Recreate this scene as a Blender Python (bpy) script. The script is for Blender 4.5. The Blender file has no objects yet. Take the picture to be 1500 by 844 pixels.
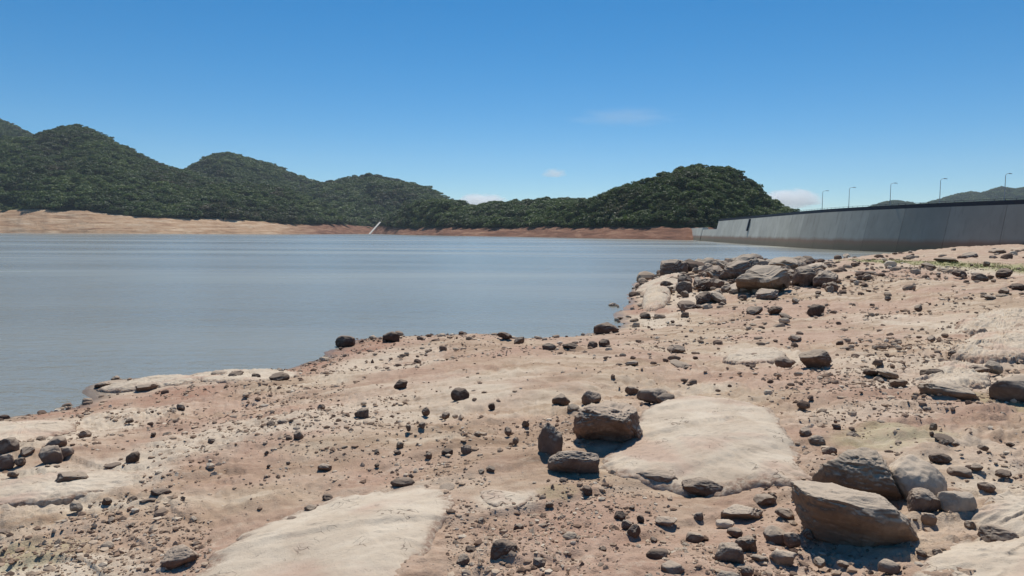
import bpy, math, random
import numpy as np
from mathutils import Matrix, Vector

# ------------------------------------------------------------------ camera, sky, sun, exposure
sc = bpy.context.scene
C = sc.collection
F = 1070.0                      # focal length in photo pixels (1500 wide)
CAM = np.array([0.0, 0.0, 4.5]) # water level is z = 0
PITCH = math.atan(81.5 / F)
ROLL = 0.006
cam = bpy.data.cameras.new("camera")
cam.sensor_width = 36
cam.lens = 36 * F / 1500
cam.clip_start = 0.05
cam.clip_end = 40000
camo = bpy.data.objects.new("camera", cam)
C.objects.link(camo)
RM = Matrix.Rotation(math.radians(90) - PITCH, 3, 'X') @ Matrix.Rotation(ROLL, 3, 'Z')
camo.matrix_world = Matrix.Translation(Vector(CAM)) @ RM.to_4x4()
sc.camera = camo
RMn = np.array(RM)

SUN_EL, SUN_AZ = math.radians(56), math.radians(4.0)   # azimuth to the right of +Y
world = bpy.data.worlds.new("World")
sc.world = world
world.use_nodes = True
wn = world.node_tree
wn.nodes.clear()
sky = wn.nodes.new('ShaderNodeTexSky')
sky.sky_type = 'NISHITA'
sky.sun_disc = False
sky.sun_elevation = SUN_EL
sky.sun_rotation = SUN_AZ
sky.altitude = 1500
sky.air_density = 1.0
sky.dust_density = 0.0
sky.ozone_density = 5.0
bg = wn.nodes.new('ShaderNodeBackground')
bg.inputs['Strength'].default_value = 0.092
wo = wn.nodes.new('ShaderNodeOutputWorld')
hs = wn.nodes.new('ShaderNodeHueSaturation')
hs.inputs['Saturation'].default_value = 1.35
hs.inputs['Hue'].default_value = 0.494
wn.links.new(sky.outputs[0], hs.inputs['Color'])
wn.links.new(hs.outputs[0], bg.inputs[0])
wn.links.new(bg.outputs[0], wo.inputs[0])

sl = bpy.data.lights.new("sun", 'SUN')
sl.energy = 4.8
sl.angle = math.radians(0.53)
sl.color = (1.0, 0.95, 0.86)
so = bpy.data.objects.new("sun", sl)
C.objects.link(so)
sdir = Vector((math.sin(SUN_AZ) * math.cos(SUN_EL), math.cos(SUN_AZ) * math.cos(SUN_EL), math.sin(SUN_EL)))
so.rotation_euler = sdir.to_track_quat('Z', 'Y').to_euler()
so.location = (0, 0, 60)

sc.view_settings.view_transform = 'Standard'
sc.view_settings.look = 'None'
sc.view_settings.exposure = 0.0
sc.view_settings.gamma = 1.0
sc.view_settings.use_curve_mapping = False
sc.cycles.use_denoising = True
sc.cycles.max_bounces = 8
sc.cycles.diffuse_bounces = 3
sc.cycles.glossy_bounces = 3
sc.cycles.transparent_max_bounces = 6
sc.cycles.volume_bounces = 8

rng = np.random.default_rng(7)
random.seed(7)

# ------------------------------------------------------------------ helpers
def tag(o, label=None, cat=None, group=None, kind=None):
    if label: o['label'] = label
    if cat: o['category'] = cat
    if group: o['group'] = group
    if kind: o['kind'] = kind
    return o

def mesh_from(name, verts, faces, smooth=True):
    """verts (n,3) array, faces: list of (m,k) int arrays"""
    me = bpy.data.meshes.new(name)
    verts = np.asarray(verts, dtype=np.float32)
    if not isinstance(faces, list): faces = [faces]
    faces = [np.asarray(f, dtype=np.int32) for f in faces if len(f)]
    me.vertices.add(len(verts))
    me.vertices.foreach_set('co', verts.ravel())
    nl = sum(f.size for f in faces)
    me.loops.add(nl)
    me.loops.foreach_set('vertex_index', np.concatenate([f.ravel() for f in faces]))
    npoly = sum(len(f) for f in faces)
    me.polygons.add(npoly)
    tot = np.concatenate([np.full(len(f), f.shape[1], dtype=np.int32) for f in faces])
    start = np.concatenate([[0], np.cumsum(tot)[:-1]]).astype(np.int32)
    me.polygons.foreach_set('loop_start', start)
    me.polygons.foreach_set('use_smooth', np.full(npoly, smooth, dtype=bool))
    me.update(calc_edges=True)
    return me

def obj(name, me, mat=None, parent=None, loc=None):
    o = bpy.data.objects.new(name, me)
    C.objects.link(o)
    if mat is not None and me is not None and len(me.materials) == 0: me.materials.append(mat)
    if parent is not None: o.parent = parent
    if loc is not None: o.location = loc
    return o

def attr(me, name, vals):
    a = me.attributes.new(name, 'FLOAT', 'POINT')
    a.data.foreach_set('value', np.asarray(vals, dtype=np.float32))

def _hash(ix, iy, iz, seed):
    h = (ix.astype(np.int64) * 374761393 + iy.astype(np.int64) * 668265263 + iz.astype(np.int64) * 2147483647 + seed * 1274126177) & 0xFFFFFFFF
    h = ((h ^ (h >> 13)) * 1274126177) & 0xFFFFFFFF
    h = ((h ^ (h >> 16)) * 2246822519) & 0xFFFFFFFF
    return ((h ^ (h >> 15)) & 0xFFFFFF) / float(0x7FFFFF) - 1.0

def vnoise2(x, y, seed=0):
    x = np.asarray(x, float); y = np.asarray(y, float)
    ix = np.floor(x); iy = np.floor(y)
    fx = x - ix; fy = y - iy
    ux = fx * fx * fx * (fx * (fx * 6 - 15) + 10); uy = fy * fy * fy * (fy * (fy * 6 - 15) + 10)
    z = np.zeros_like(ix)
    a = _hash(ix, iy, z, seed); b = _hash(ix + 1, iy, z, seed)
    c = _hash(ix, iy + 1, z, seed); d = _hash(ix + 1, iy + 1, z, seed)
    return (a + (b - a) * ux) * (1 - uy) + (c + (d - c) * ux) * uy

def vnoise3(p, seed=0):
    i = np.floor(p); f = p - i
    u = f * f * (3 - 2 * f)
    x, y, z = i[:, 0], i[:, 1], i[:, 2]
    def h(a, b, c): return _hash(x + a, y + b, z + c, seed)
    x00 = h(0,0,0) * (1-u[:,0]) + h(1,0,0) * u[:,0]
    x10 = h(0,1,0) * (1-u[:,0]) + h(1,1,0) * u[:,0]
    x01 = h(0,0,1) * (1-u[:,0]) + h(1,0,1) * u[:,0]
    x11 = h(0,1,1) * (1-u[:,0]) + h(1,1,1) * u[:,0]
    y0 = x00 * (1-u[:,1]) + x10 * u[:,1]
    y1 = x01 * (1-u[:,1]) + x11 * u[:,1]
    return y0 * (1-u[:,2]) + y1 * u[:,2]

def sstep(a, b, x):
    t = np.clip((x - a) / (b - a), 0, 1)
    return t * t * (3 - 2 * t)

def yh(px): return 336.0 + 0.006 * px            # horizon row in the photograph

def ray(px, py):
    d = RMn @ np.array([(px - 750) / F, (422 - py) / F, -1.0])
    return d

def at_depth(px, py, D):                          # the point D metres ahead (along +Y)
    d = ray(px, py)
    return CAM + d * (D / d[1])

def at_level(px, py, z=0.0):
    d = ray(px, py)
    return CAM + d * ((z - CAM[2]) / d[2])

# ------------------------------------------------------------------ material helper
class NT:
    def __init__(self, name):
        self.m = bpy.data.materials.new(name)
        self.m.use_nodes = True
        self.t = self.m.node_tree
        self.t.nodes.clear()
        self.out = self.t.nodes.new('ShaderNodeOutputMaterial')
    def n(self, typ, **kw):
        nd = self.t.nodes.new(typ)
        ins = kw.pop('ins', {})
        for k, v in kw.items(): setattr(nd, k, v)
        for k, v in ins.items(): self.set(nd, k, v)
        return nd
    def set(self, nd, k, v):
        if hasattr(v, 'is_output') or isinstance(v, bpy.types.NodeSocket): self.t.links.new(v, nd.inputs[k])
        else: nd.inputs[k].default_value = v
    def l(self, a, b): self.t.links.new(a, b)
    def coord(self, which='Object'):
        return self.n('ShaderNodeTexCoord').outputs[which]
    def mapping(self, vec, scale=(1, 1, 1), rot=(0, 0, 0), loc=(0, 0, 0)):
        return self.n('ShaderNodeMapping', ins={'Vector': vec, 'Scale': scale, 'Rotation': rot, 'Location': loc}).outputs[0]
    def noise(self, vec, scale, detail=4, rough=0.55, dist=0.0):
        return self.n('ShaderNodeTexNoise', ins={'Vector': vec, 'Scale': scale, 'Detail': detail, 'Roughness': rough, 'Distortion': dist}).outputs[0]
    def voro(self, vec, scale, feature='F1'):
        return self.n('ShaderNodeTexVoronoi', feature=feature, ins={'Vector': vec, 'Scale': scale})
    def ramp(self, fac, stops, interp='LINEAR'):
        r = self.n('ShaderNodeValToRGB')
        r.color_ramp.interpolation = interp
        els = r.color_ramp.elements
        while len(els) < len(stops): els.new(0.5)
        for e, (p, c) in zip(els, stops):
            e.position = p
            e.color = tuple(c) + (1,) if len(c) == 3 else c
        self.l(fac, r.inputs[0])
        return r.outputs[0]
    def mrange(self, v, a, b, c=0.0, d=1.0):
        return self.n('ShaderNodeMapRange', ins={'Value': v, 'From Min': a, 'From Max': b, 'To Min': c, 'To Max': d}).outputs[0]
    def mix(self, fac, a, b, blend='MIX'):
        m = self.n('ShaderNodeMix', data_type='RGBA', blend_type=blend)
        self.set(m, 0, fac)
        self.set(m, 6, a if not isinstance(a, tuple) else a + (1,))
        self.set(m, 7, b if not isinstance(b, tuple) else b + (1,))
        return m.outputs[2]
    def math(self, op, a, b=0.0, clamp=False):
        m = self.n('ShaderNodeMath', operation=op, use_clamp=clamp)
        self.set(m, 0, a); self.set(m, 1, b)
        return m.outputs[0]
    def attr(self, name):
        return self.n('ShaderNodeAttribute', attribute_name=name).outputs['Fac']
    def bump(self, h, strength, dist, normal=None):
        b = self.n('ShaderNodeBump', ins={'Height': h, 'Strength': strength, 'Distance': dist})
        if normal is not None: self.l(normal, b.inputs['Normal'])
        return b.outputs[0]
    def bsdf(self, col, rough=0.9, spec=0.2, normal=None, **ins):
        b = self.n('ShaderNodeBsdfPrincipled')
        self.set(b, 'Base Color', col if not isinstance(col, tuple) else col + (1,))
        self.set(b, 'Roughness', rough)
        self.set(b, 'Specular IOR Level', spec)
        if normal is not None: self.l(normal, b.inputs['Normal'])
        for k, v in ins.items(): self.set(b, k, v)
        self.l(b.outputs[0], self.out.inputs['Surface'])
        return b

# ------------------------------------------------------------------ materials
def mat_ground():
    t = NT('ground_earth')
    P = t.coord()
    n1 = t.noise(P, 0.22, 5, 0.6, 0.4)
    n2 = t.noise(t.mapping(P, (0.55, 1.5, 1), (0, 0, 0.35)), 0.9, 5, 0.62, 0.6)
    n3 = t.noise(P, 5.0, 5, 0.7)
    n4 = t.noise(P, 42.0, 4, 0.75)
    col = t.ramp(n2, [(0.32, (0.27, 0.18, 0.118)), (0.44, (0.395, 0.285, 0.195)), (0.54, (0.48, 0.37, 0.265)), (0.68, (0.57, 0.47, 0.355))])
    pink = t.ramp(n3, [(0.3, (0.36, 0.215, 0.155)), (0.7, (0.49, 0.335, 0.255))])
    col = t.mix(t.math('MULTIPLY', t.mrange(n1, 0.44, 0.58), 0.65), col, pink)
    redc = t.ramp(n3, [(0.3, (0.26, 0.12, 0.075)), (0.7, (0.40, 0.22, 0.15))])
    col = t.mix(t.math('MULTIPLY', t.attr('red'), t.mrange(n2, 0.3, 0.6)), col, redc)
    palec = t.ramp(n3, [(0.25, (0.50, 0.41, 0.305)), (0.7, (0.62, 0.52, 0.405))])
    pm = t.math('MULTIPLY', t.attr('pale'), t.mrange(t.math('ADD', n2, t.math('MULTIPLY', n3, 0.5)), 0.45, 0.75), True)
    col = t.mix(pm, col, palec)
    grassc = t.ramp(n3, [(0.3, (0.20, 0.22, 0.08)), (0.7, (0.40, 0.39, 0.19))])
    col = t.mix(t.math('MULTIPLY', t.attr('grass'), t.mrange(n3, 0.25, 0.55)), col, grassc)
    # blotches of coarser crumbled earth
    n5 = t.noise(t.mapping(P, (0.8, 1.3, 1), (0, 0, 0.3)), 2.4, 6, 0.8, 0.3)
    col = t.mix(t.mrange(n5, 0.54, 0.66, 0, 0.55), col, (0.26, 0.175, 0.118))
    col = t.mix(t.mrange(n5, 0.44, 0.34, 0, 0.5), col, (0.56, 0.46, 0.35))
    # speckle of tiny stones
    v = t.voro(P, 55.0)
    sp = t.mrange(n4, 0.62, 0.72)
    col = t.mix(t.math('MULTIPLY', sp, 0.5), col, (0.20, 0.135, 0.095))
    sp2 = t.mrange(n4, 0.36, 0.28)
    col = t.mix(t.math('MULTIPLY', sp2, 0.5), col, (0.62, 0.52, 0.42))
    n6 = t.noise(P, 15.0, 5, 0.8)
    col = t.mix(t.mrange(n6, 0.60, 0.67, 0, 0.55), col, (0.21, 0.14, 0.095))
    col = t.mix(t.mrange(n6, 0.40, 0.32, 0, 0.45), col, (0.58, 0.48, 0.37))
    v2 = t.voro(P, 16.0)
    dark = t.mrange(v2.outputs['Distance'], 0.16, 0.10)
    pick = t.mrange(t.noise(P, 1.3, 3), 0.5, 0.6)
    col = t.mix(t.math('MULTIPLY', t.math('MULTIPLY', dark, pick), 0.75), col, (0.15, 0.09, 0.065))
    # wet rim along the water
    wet = t.attr('wet')
    col = t.mix(t.math('MULTIPLY', wet, 0.75), col, (0.10, 0.065, 0.045))
    h = t.math('ADD', t.math('MULTIPLY', n4, 0.35), t.math('MULTIPLY', v.outputs['Distance'], 0.4))
    nrm = t.bump(h, 0.5, 0.02)
    nrm = t.bump(t.math('ADD', t.noise(P, 9.0, 8, 0.78), t.math('MULTIPLY', dark, 0.3)), 0.5, 0.05, nrm)
    r = t.mrange(wet, 0, 1, 0.95, 0.45)
    t.bsdf(col, r, 0.2, nrm)
    return t.m

def mat_rock(name, cols, dark=0.5, scale=1.0, tint=(0.5, 0.34, 0.25), lit_dust=0.7):
    t = NT(name)
    P0 = t.coord()
    oi = t.n('ShaderNodeObjectInfo')
    off = t.n('ShaderNodeVectorMath', operation='ADD')
    t.l(P0, off.inputs[0])
    cmb = t.n('ShaderNodeCombineXYZ')
    r37 = t.math('MULTIPLY', oi.outputs['Random'], 37.0)
    t.l(r37, cmb.inputs[0]); t.l(r37, cmb.inputs[2])
    t.l(cmb.outputs[0], off.inputs[1])
    P = off.outputs[0]
    n1 = t.noise(P, 2.2 * scale, 6, 0.65, 0.6)
    n2 = t.noise(P, 11.0 * scale, 6, 0.75)
    n3 = t.noise(t.mapping(P, (1, 1, 4), (0.2, 0.1, 0)), 5.0 * scale, 4, 0.6)
    col = t.ramp(n1, [(0.3, cols[0]), (0.5, cols[1]), (0.7, cols[2])])
    col = t.mix(t.mrange(n2, 0.56, 0.74, 0, dark), col, (0.075, 0.055, 0.045))
    col = t.mix(t.mrange(n3, 0.58, 0.72, 0, 0.35), col, tint)
    geo = t.n('ShaderNodeNewGeometry')
    nz = t.n('ShaderNodeSeparateXYZ', ins={0: geo.outputs['Normal']}).outputs[2]
    du = t.mrange(t.math('ADD', nz, t.math('MULTIPLY', t.math('ADD', n2, n1), 0.55)), 0.80, 1.30, 0, lit_dust)
    col = t.mix(du, col, (0.52, 0.42, 0.32))  # pale dust on tops, strengthened over darkened sides to paint lit-top contrast
    b = t.mrange(oi.outputs['Random'], 0, 1, 0.8, 1.15)
    sc_ = t.n('ShaderNodeVectorMath', operation='SCALE')
    t.l(col, sc_.inputs[0]); t.l(b, sc_.inputs['Scale'])
    nrm = t.bump(n2, 0.7, 0.03 / scale)
    nrm = t.bump(t.noise(P, 45 * scale, 4, 0.7), 0.5, 0.008 / scale, nrm)
    t.bsdf(sc_.outputs[0], 0.92, 0.25, nrm)
    return t.m

def mat_slab():
    t = NT('pale_bedrock')
    P = t.coord()
    n1 = t.noise(P, 1.6, 5, 0.6, 0.8)
    n2 = t.noise(P, 14, 6, 0.72)
    n3 = t.noise(P, 70, 3, 0.7)
    col = t.ramp(n1, [(0.3, (0.48, 0.385, 0.29)), (0.5, (0.55, 0.455, 0.35)), (0.7, (0.61, 0.52, 0.41))])
    pk = t.mrange(t.noise(P, 0.9, 3, 0.5, 0.4), 0.52, 0.64)
    col = t.mix(t.math('MULTIPLY', pk, 0.55), col, (0.47, 0.31, 0.235))
    col = t.mix(t.mrange(n2, 0.60, 0.78, 0, 0.6), col, (0.22, 0.15, 0.11))
    # short cracks
    cr = t.voro(t.mapping(t.n('ShaderNodeVectorMath', operation='ADD', ins={0: P, 1: t.n('ShaderNodeTexNoise', ins={'Vector': P, 'Scale': 3.0}).outputs[1]}).outputs[0], (1, 2.2, 1)), 2.1, 'DISTANCE_TO_EDGE').outputs['Distance']
    crm = t.math('MULTIPLY', t.mrange(cr, 0.022, 0.006), t.mrange(t.noise(P, 2.3, 3), 0.56, 0.64))
    col = t.mix(t.math('MULTIPLY', crm, 0.7), col, (0.14, 0.09, 0.065))
    edge = t.attr('edge')
    col = t.mix(t.math('MULTIPLY', edge, t.mrange(n2, 0.38, 0.6)), col, (0.27, 0.175, 0.125))
    gr = t.noise(P, 38, 4, 0.8)
    col = t.mix(t.mrange(gr, 0.62, 0.70, 0, 0.5), col, (0.27, 0.19, 0.14))
    nrm = t.bump(n2, 0.6, 0.03)
    nrm = t.bump(n3, 0.4, 0.008, nrm)
    nrm = t.bump(crm, 0.6, -0.02, nrm)
    t.bsdf(col, 0.93, 0.2, nrm)
    return t.m

def mat_bank():
    t = NT('bank_earth')
    P = t.coord()
    n1 = t.noise(t.mapping(P, (0.2, 0.2, 2.4)), 0.16, 7, 0.74, 0.5)
    n2 = t.noise(P, 0.10, 6, 0.75)
    tan = t.ramp(n1, [(0.34, (0.24, 0.145, 0.09)), (0.44, (0.40, 0.25, 0.15)), (0.54, (0.49, 0.34, 0.22)), (0.66, (0.60, 0.47, 0.33))])
    red = t.ramp(n1, [(0.34, (0.10, 0.05, 0.034)), (0.5, (0.20, 0.098, 0.062)), (0.66, (0.34, 0.20, 0.13))])
    col = t.mix(t.attr('red'), tan, red)
    col = t.mix(t.mrange(n2, 0.60, 0.70, 0, 0.8), col, (0.12, 0.085, 0.05))
    col = t.mix(t.math('MULTIPLY', t.attr('veg'), 1.0), col, (0.06, 0.065, 0.028))
    nrm = t.bump(n2, 0.8, 3.0)
    t.bsdf(col, 0.95, 0.1, nrm)
    return t.m

def mat_hill():
    t = NT('hill_undergrowth')
    P = t.coord()
    n2 = t.noise(P, 0.06, 6, 0.7)
    col = t.ramp(n2, [(0.3, (0.025, 0.035, 0.014)), (0.6, (0.05, 0.07, 0.025)), (0.8, (0.10, 0.095, 0.045))])
    t.bsdf(col, 0.95, 0.05, t.bump(n2, 0.8, 4.0))
    return t.m

def mat_leaf():
    t = NT('leaf')
    oi = t.n('ShaderNodeObjectInfo')
    P = t.coord()
    n = t.noise(P, 0.35, 3, 0.6)
    tone = t.n('ShaderNodeAttribute', attribute_type='INSTANCER', attribute_name='tone').outputs['Fac']
    r = t.math('ADD', t.math('ADD', t.math('MULTIPLY', oi.outputs['Random'], 0.35), t.math('MULTIPLY', tone, 0.6)), t.math('MULTIPLY', t.math('SUBTRACT', n, 0.5), 0.25))
    col = t.ramp(r, [(0.0, (0.12, 0.092, 0.062)), (0.14, (0.055, 0.064, 0.030)), (0.3, (0.048, 0.084, 0.027)), (0.55, (0.080, 0.130, 0.036)), (0.8, (0.14, 0.19, 0.052)), (0.95, (0.19, 0.22, 0.075))])
    d = t.n('ShaderNodeBsdfPrincipled', ins={'Base Color': col, 'Roughness': 0.6, 'Specular IOR Level': 0.25})
    tr = t.n('ShaderNodeBsdfTranslucent', ins={'Color': t.mix(0.5, col, (0.12, 0.16, 0.03))})
    mx = t.n('ShaderNodeMixShader', ins={0: 0.28})
    t.l(d.outputs[0], mx.inputs[1]); t.l(tr.outputs[0], mx.inputs[2])
    t.l(mx.outputs[0], t.out.inputs['Surface'])
    return t.m

def mat_water():
    t = NT('muddy_water')
    P = t.coord()
    big = t.noise(t.mapping(P, (0.35, 2.2, 1), (0, 0, 0.12)), 0.012, 4, 0.6, 0.4)
    col = t.ramp(big, [(0.35, (0.255, 0.255, 0.22)), (0.55, (0.28, 0.28, 0.238)), (0.72, (0.35, 0.355, 0.285))])
    w1 = t.noise(t.mapping(P, (0.8, 1.7, 1), (0, 0, 0.25)), 0.9, 4, 0.6, 0.3)
    w2 = t.noise(t.mapping(P, (1, 1.5, 1), (0, 0, -0.3)), 4.2, 3, 0.6)
    w3 = t.noise(t.mapping(P, (0.6, 1.4, 1), (0, 0, 0.1)), 0.16, 3, 0.5)
    nrm = t.bump(w3, 0.25, 0.6)
    nrm = t.bump(w1, 0.45, 0.20, nrm)
    nrm = t.bump(w2, 0.35, 0.035, nrm)
    ro = t.mrange(big, 0.4, 0.65, 0.16, 0.30)
    t.bsdf(col, ro, 0.5, nrm, IOR=1.333)
    return t.m

def mat_concrete():
    t = NT('dam_concrete')
    P = t.coord()
    sep = t.n('ShaderNodeSeparateXYZ', ins={0: P})
    z = sep.outputs[2]
    n1 = t.noise(P, 0.16, 5, 0.65)
    n2 = t.noise(P, 2.0, 5, 0.7)
    st = t.noise(t.mapping(P, (1, 1, 0.04)), 0.7, 4, 0.6)
    col = t.ramp(n1, [(0.3, (0.49, 0.47, 0.395)), (0.6, (0.60, 0.58, 0.50)), (0.8, (0.66, 0.64, 0.56))])
    oi = t.n('ShaderNodeObjectInfo')
    block_shade = t.n('ShaderNodeAttribute', attribute_type='OBJECT', attribute_name='block_shade').outputs['Fac']
    col = t.mix(block_shade, col, (0.15, 0.148, 0.14))  # random block tone plus the painted shade of the near curve
    col = t.mix(t.mrange(st, 0.56, 0.72, 0, 0.4), col, (0.18, 0.175, 0.155))
    zz = t.math('ADD', z, t.math('MULTIPLY', n1, 1.2))
    ring = t.mrange(zz, 4.3, 3.2)
    mud = t.ramp(t.math('MULTIPLY', zz, 0.25), [(0.0, (0.13, 0.10, 0.065)), (0.45, (0.17, 0.135, 0.085)), (0.75, (0.24, 0.15, 0.10)), (1.0, (0.27, 0.18, 0.13))])
    col = t.mix(t.math('MULTIPLY', ring, 0.9), col, mud)
    t.bsdf(col, 0.85, 0.2, t.bump(n2, 0.4, 0.03))
    return t.m

def mat_plain(name, col, rough=0.6, metallic=0.0, vary=0.25):
    t = NT(name)
    P = t.coord()
    n = t.noise(P, 3.0, 4, 0.6)
    c = t.mix(t.mrange(n, 0.3, 0.7), tuple(c * (1 - vary) for c in col), tuple(min(1, c * (1 + vary)) for c in col))
    t.bsdf(c, rough, 0.3, t.bump(n, 0.2, 0.01), Metallic=metallic)
    return t.m

M = dict(ground=mat_ground(), slab=mat_slab(), bank=mat_bank(), hill=mat_hill(), leaf=mat_leaf(), water=mat_water(),
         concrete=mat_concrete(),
         tan=mat_rock('tan_boulder_stone', [(0.16, 0.10, 0.066), (0.24, 0.162, 0.11), (0.35, 0.255, 0.18)], 0.6, lit_dust=0.95),
         brown=mat_rock('brown_stone', [(0.11, 0.064, 0.043), (0.17, 0.105, 0.073), (0.26, 0.17, 0.122)], 0.6, 2.0, lit_dust=0.7),
         dark=mat_rock('dark_stone', [(0.062, 0.036, 0.025), (0.10, 0.060, 0.043), (0.17, 0.11, 0.08)], 0.6, 3.0, (0.15, 0.09, 0.065), lit_dust=0.35),
         grey=mat_rock('grey_purple_stone', [(0.105, 0.068, 0.053), (0.165, 0.113, 0.088), (0.27, 0.20, 0.155)], 0.5, 1.6, (0.24, 0.17, 0.14), lit_dust=0.75),
         pale=mat_rock('pale_stone', [(0.30, 0.24, 0.185), (0.40, 0.33, 0.26), (0.52, 0.45, 0.36)], 0.4, 1.5),
         bark=mat_plain('bark', (0.10, 0.075, 0.055), 0.9),
         steel=mat_plain('dark_painted_steel', (0.018, 0.020, 0.032), 0.5),
         lampgrey=mat_plain('galvanised_steel', (0.32, 0.34, 0.36), 0.45, 0.6),
         rampc=mat_plain('bright_concrete', (0.52, 0.49, 0.44), 0.85, 0, 0.12))

# ------------------------------------------------------------------ near ground
shore_px = [(-30, 616), (0, 612), (60, 603), (100, 591), (128, 580), (138, 566), (165, 558), (225, 552), (280, 547), (330, 542), (420, 541),
            (446, 530), (482, 520), (490, 506), (500, 499), (570, 493), (640, 490), (740, 490), (790, 497), (840, 493), (872, 486),
            (898, 479), (904, 465), (900, 450), (922, 432), (926, 421), (955, 407), (972, 397)]
SH = [at_level(x, y)[:2] for x, y in shore_px]
SH = [np.array([-100, -60.]), np.array([-60, -20.]), np.array([-32, 4.]), np.array([-19, 13.])] + SH + \
     [np.array(p) for p in [(21., 90.), (30., 96.), (43., 108.), (57., 131.), (78., 160.), (92., 172.), (130., 176.), (260., 176.), (260., -120.), (-100., -120.)]]
SH = np.array(SH)

def shore_dist(x, y):
    """signed distance to the water's edge, + on land"""
    x = np.asarray(x, float); y = np.asarray(y, float)
    d2 = np.full(x.shape, 1e18); inside = np.zeros(x.shape, bool)
    n = len(SH)
    for i in range(n):
        ax, ay = SH[i]; bx, by = SH[(i + 1) % n]
        ex, ey = bx - ax, by - ay
        t = np.clip(((x - ax) * ex + (y - ay) * ey) / (ex * ex + ey * ey), 0, 1)
        dx, dy = x - ax - t * ex, y - ay - t * ey
        d2 = np.minimum(d2, dx * dx + dy * dy)
        if ay != by:
            c = ((ay > y) != (by > y)) & (x < (bx - ax) * (y - ay) / (by - ay) + ax)
            inside ^= c
    d = np.sqrt(d2)
    return np.where(inside, d, -d)

def ground_h(x, y, fine=True):
    x = np.asarray(x, float); y = np.asarray(y, float)
    d = shore_dist(x, y)
    wob = 0.35 * vnoise2(x / 1.7, y / 1.7, 3) + 0.9 * vnoise2(x / 5.5, y / 5.5, 4) * sstep(30, 60, y)
    d = d + wob
    up = 0.122 * d
    sat = 2.62
    z = np.where(d > 0, sat * np.tanh(np.clip(up, 0, None) / sat * 1.02) , np.maximum(0.16 * d, -7.0))
    # the rock heap's mound, the plain on the right and the rise at the dam
    z = z + 0.85 * np.exp(-(((x - 20) / 8.5) ** 2 + ((y - 66) / 17.0) ** 2)) * sstep(0, 3, d)
    z = z + 0.5 * sstep(95, 150, y) * sstep(75, 105, x) * sstep(0, 8, d)
    z = z - 0.45 * np.exp(-(((x - 42) / 16) ** 2 + ((y - 95) / 22) ** 2)) * sstep(0, 5, d)
    a = sstep(0.0, 5.0, d) * 0.9 + 0.1
    rr = np.hypot(x, y)
    a2 = np.where(d > 0, 0.35 + 0.65 * a, 0.3)
    z = z + a * (0.13 * vnoise2(x / 6.1, y / 6.1, 11) + 0.085 * vnoise2(x / 2.7 + 3, y / 2.2, 12)) + a2 * 0.04 * vnoise2(x / 1.1, y / 1.0, 13)
    # low bedding ledges that run across the slope
    s = (y * 0.93 - x * 0.36) + 0.7 * vnoise2(x / 3.0, y / 3.0, 21)
    led = s / 1.35 - np.floor(s / 1.35)
    z = z + a * 0.05 * (sstep(0.0, 0.12, led) - led) * sstep(-0.1, 0.4, vnoise2(x / 4.5, y / 4.5, 22))
    if fine:
        far = 1 + 0.02 * rr
        z = z + a2 * (0.022 * far * vnoise2(x / 0.46, y / 0.42, 14) + 0.011 * vnoise2(x / 0.19, y / 0.19, 15))
        rub = np.clip(vnoise2(x / 1.9, y / 1.7, 31) + 0.15, 0, 1)
        z = z + a2 * (0.009 + 0.014 * rub) * vnoise2(x / 0.085, y / 0.085, 16) + 0.005 * vnoise2(x / 0.04, y / 0.04, 17)
        z = z + a * rub * 0.05 * np.abs(vnoise2(x / 0.7, y / 0.55, 18))
        # broken crust: ridged crumbling, coarser farther off and on the right-hand side
        cru = np.clip(vnoise2(x / 3.3, y / 2.9, 33) * 0.9 + 0.30 + 0.25 * sstep(2, 12, x), 0, 1)
        z = z - a2 * cru * (0.075 * np.abs(vnoise2(x / 0.33, y / 0.24, 34)) + 0.05 * np.abs(vnoise2(x / 0.13, y / 0.10, 35)) + 0.02 * np.abs(vnoise2(x / 0.055, y / 0.05, 39)) + 0.09 * sstep(9, 30, rr) * np.abs(vnoise2(x / 1.3, y / 1.5, 36)))
        # thin sharp bedding steps
        s2 = (y * 0.97 + x * 0.22) + 0.5 * vnoise2(x / 1.1, y / 1.1, 37)
        l2 = s2 / 0.62 - np.floor(s2 / 0.62)
        z = z + a * (0.012 + 0.035 * sstep(5, 9, rr) + 0.045 * sstep(2, 9, x)) * (sstep(0.0, 0.05, l2) - l2) * sstep(0.12 - 0.25 * sstep(2, 9, x), 0.45, vnoise2(x / 2.1, y / 1.6, 38) + 0.25 * vnoise2(x / .5, y / .5, 40))
    return z

_rs = np.geomspace(1.5, 320, 2600)
def hit(px, py):
    d = ray(px, py)
    h = math.hypot(d[0], d[1])
    x = CAM[0] + d[0] / h * _rs; y = CAM[1] + d[1] / h * _rs
    zr = CAM[2] + d[2] / h * _rs
    g = np.maximum(ground_h(x, y, False), 0.0)
    k = np.argmax(zr < g)
    return np.array([x[k], y[k], g[k]])

def ell(px, py, list_, soft=0.35):
    m = np.zeros_like(px)
    for (cx, cy, w, h, a) in list_:
        r = np.sqrt(((px - cx) / (w / 2)) ** 2 + ((py - cy) / (h / 2)) ** 2)
        m = np.maximum(m, a * sstep(1 + soft, 1 - soft, r))
    return m

def project(x, y, z):
    p = np.stack([x - CAM[0], y - CAM[1], z - CAM[2]], -1) @ RMn
    w = np.where(p[..., 2] < -0.05, -p[..., 2], 1e9)
    return 750 + F * p[..., 0] / w, 422 - F * p[..., 1] / w

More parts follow.
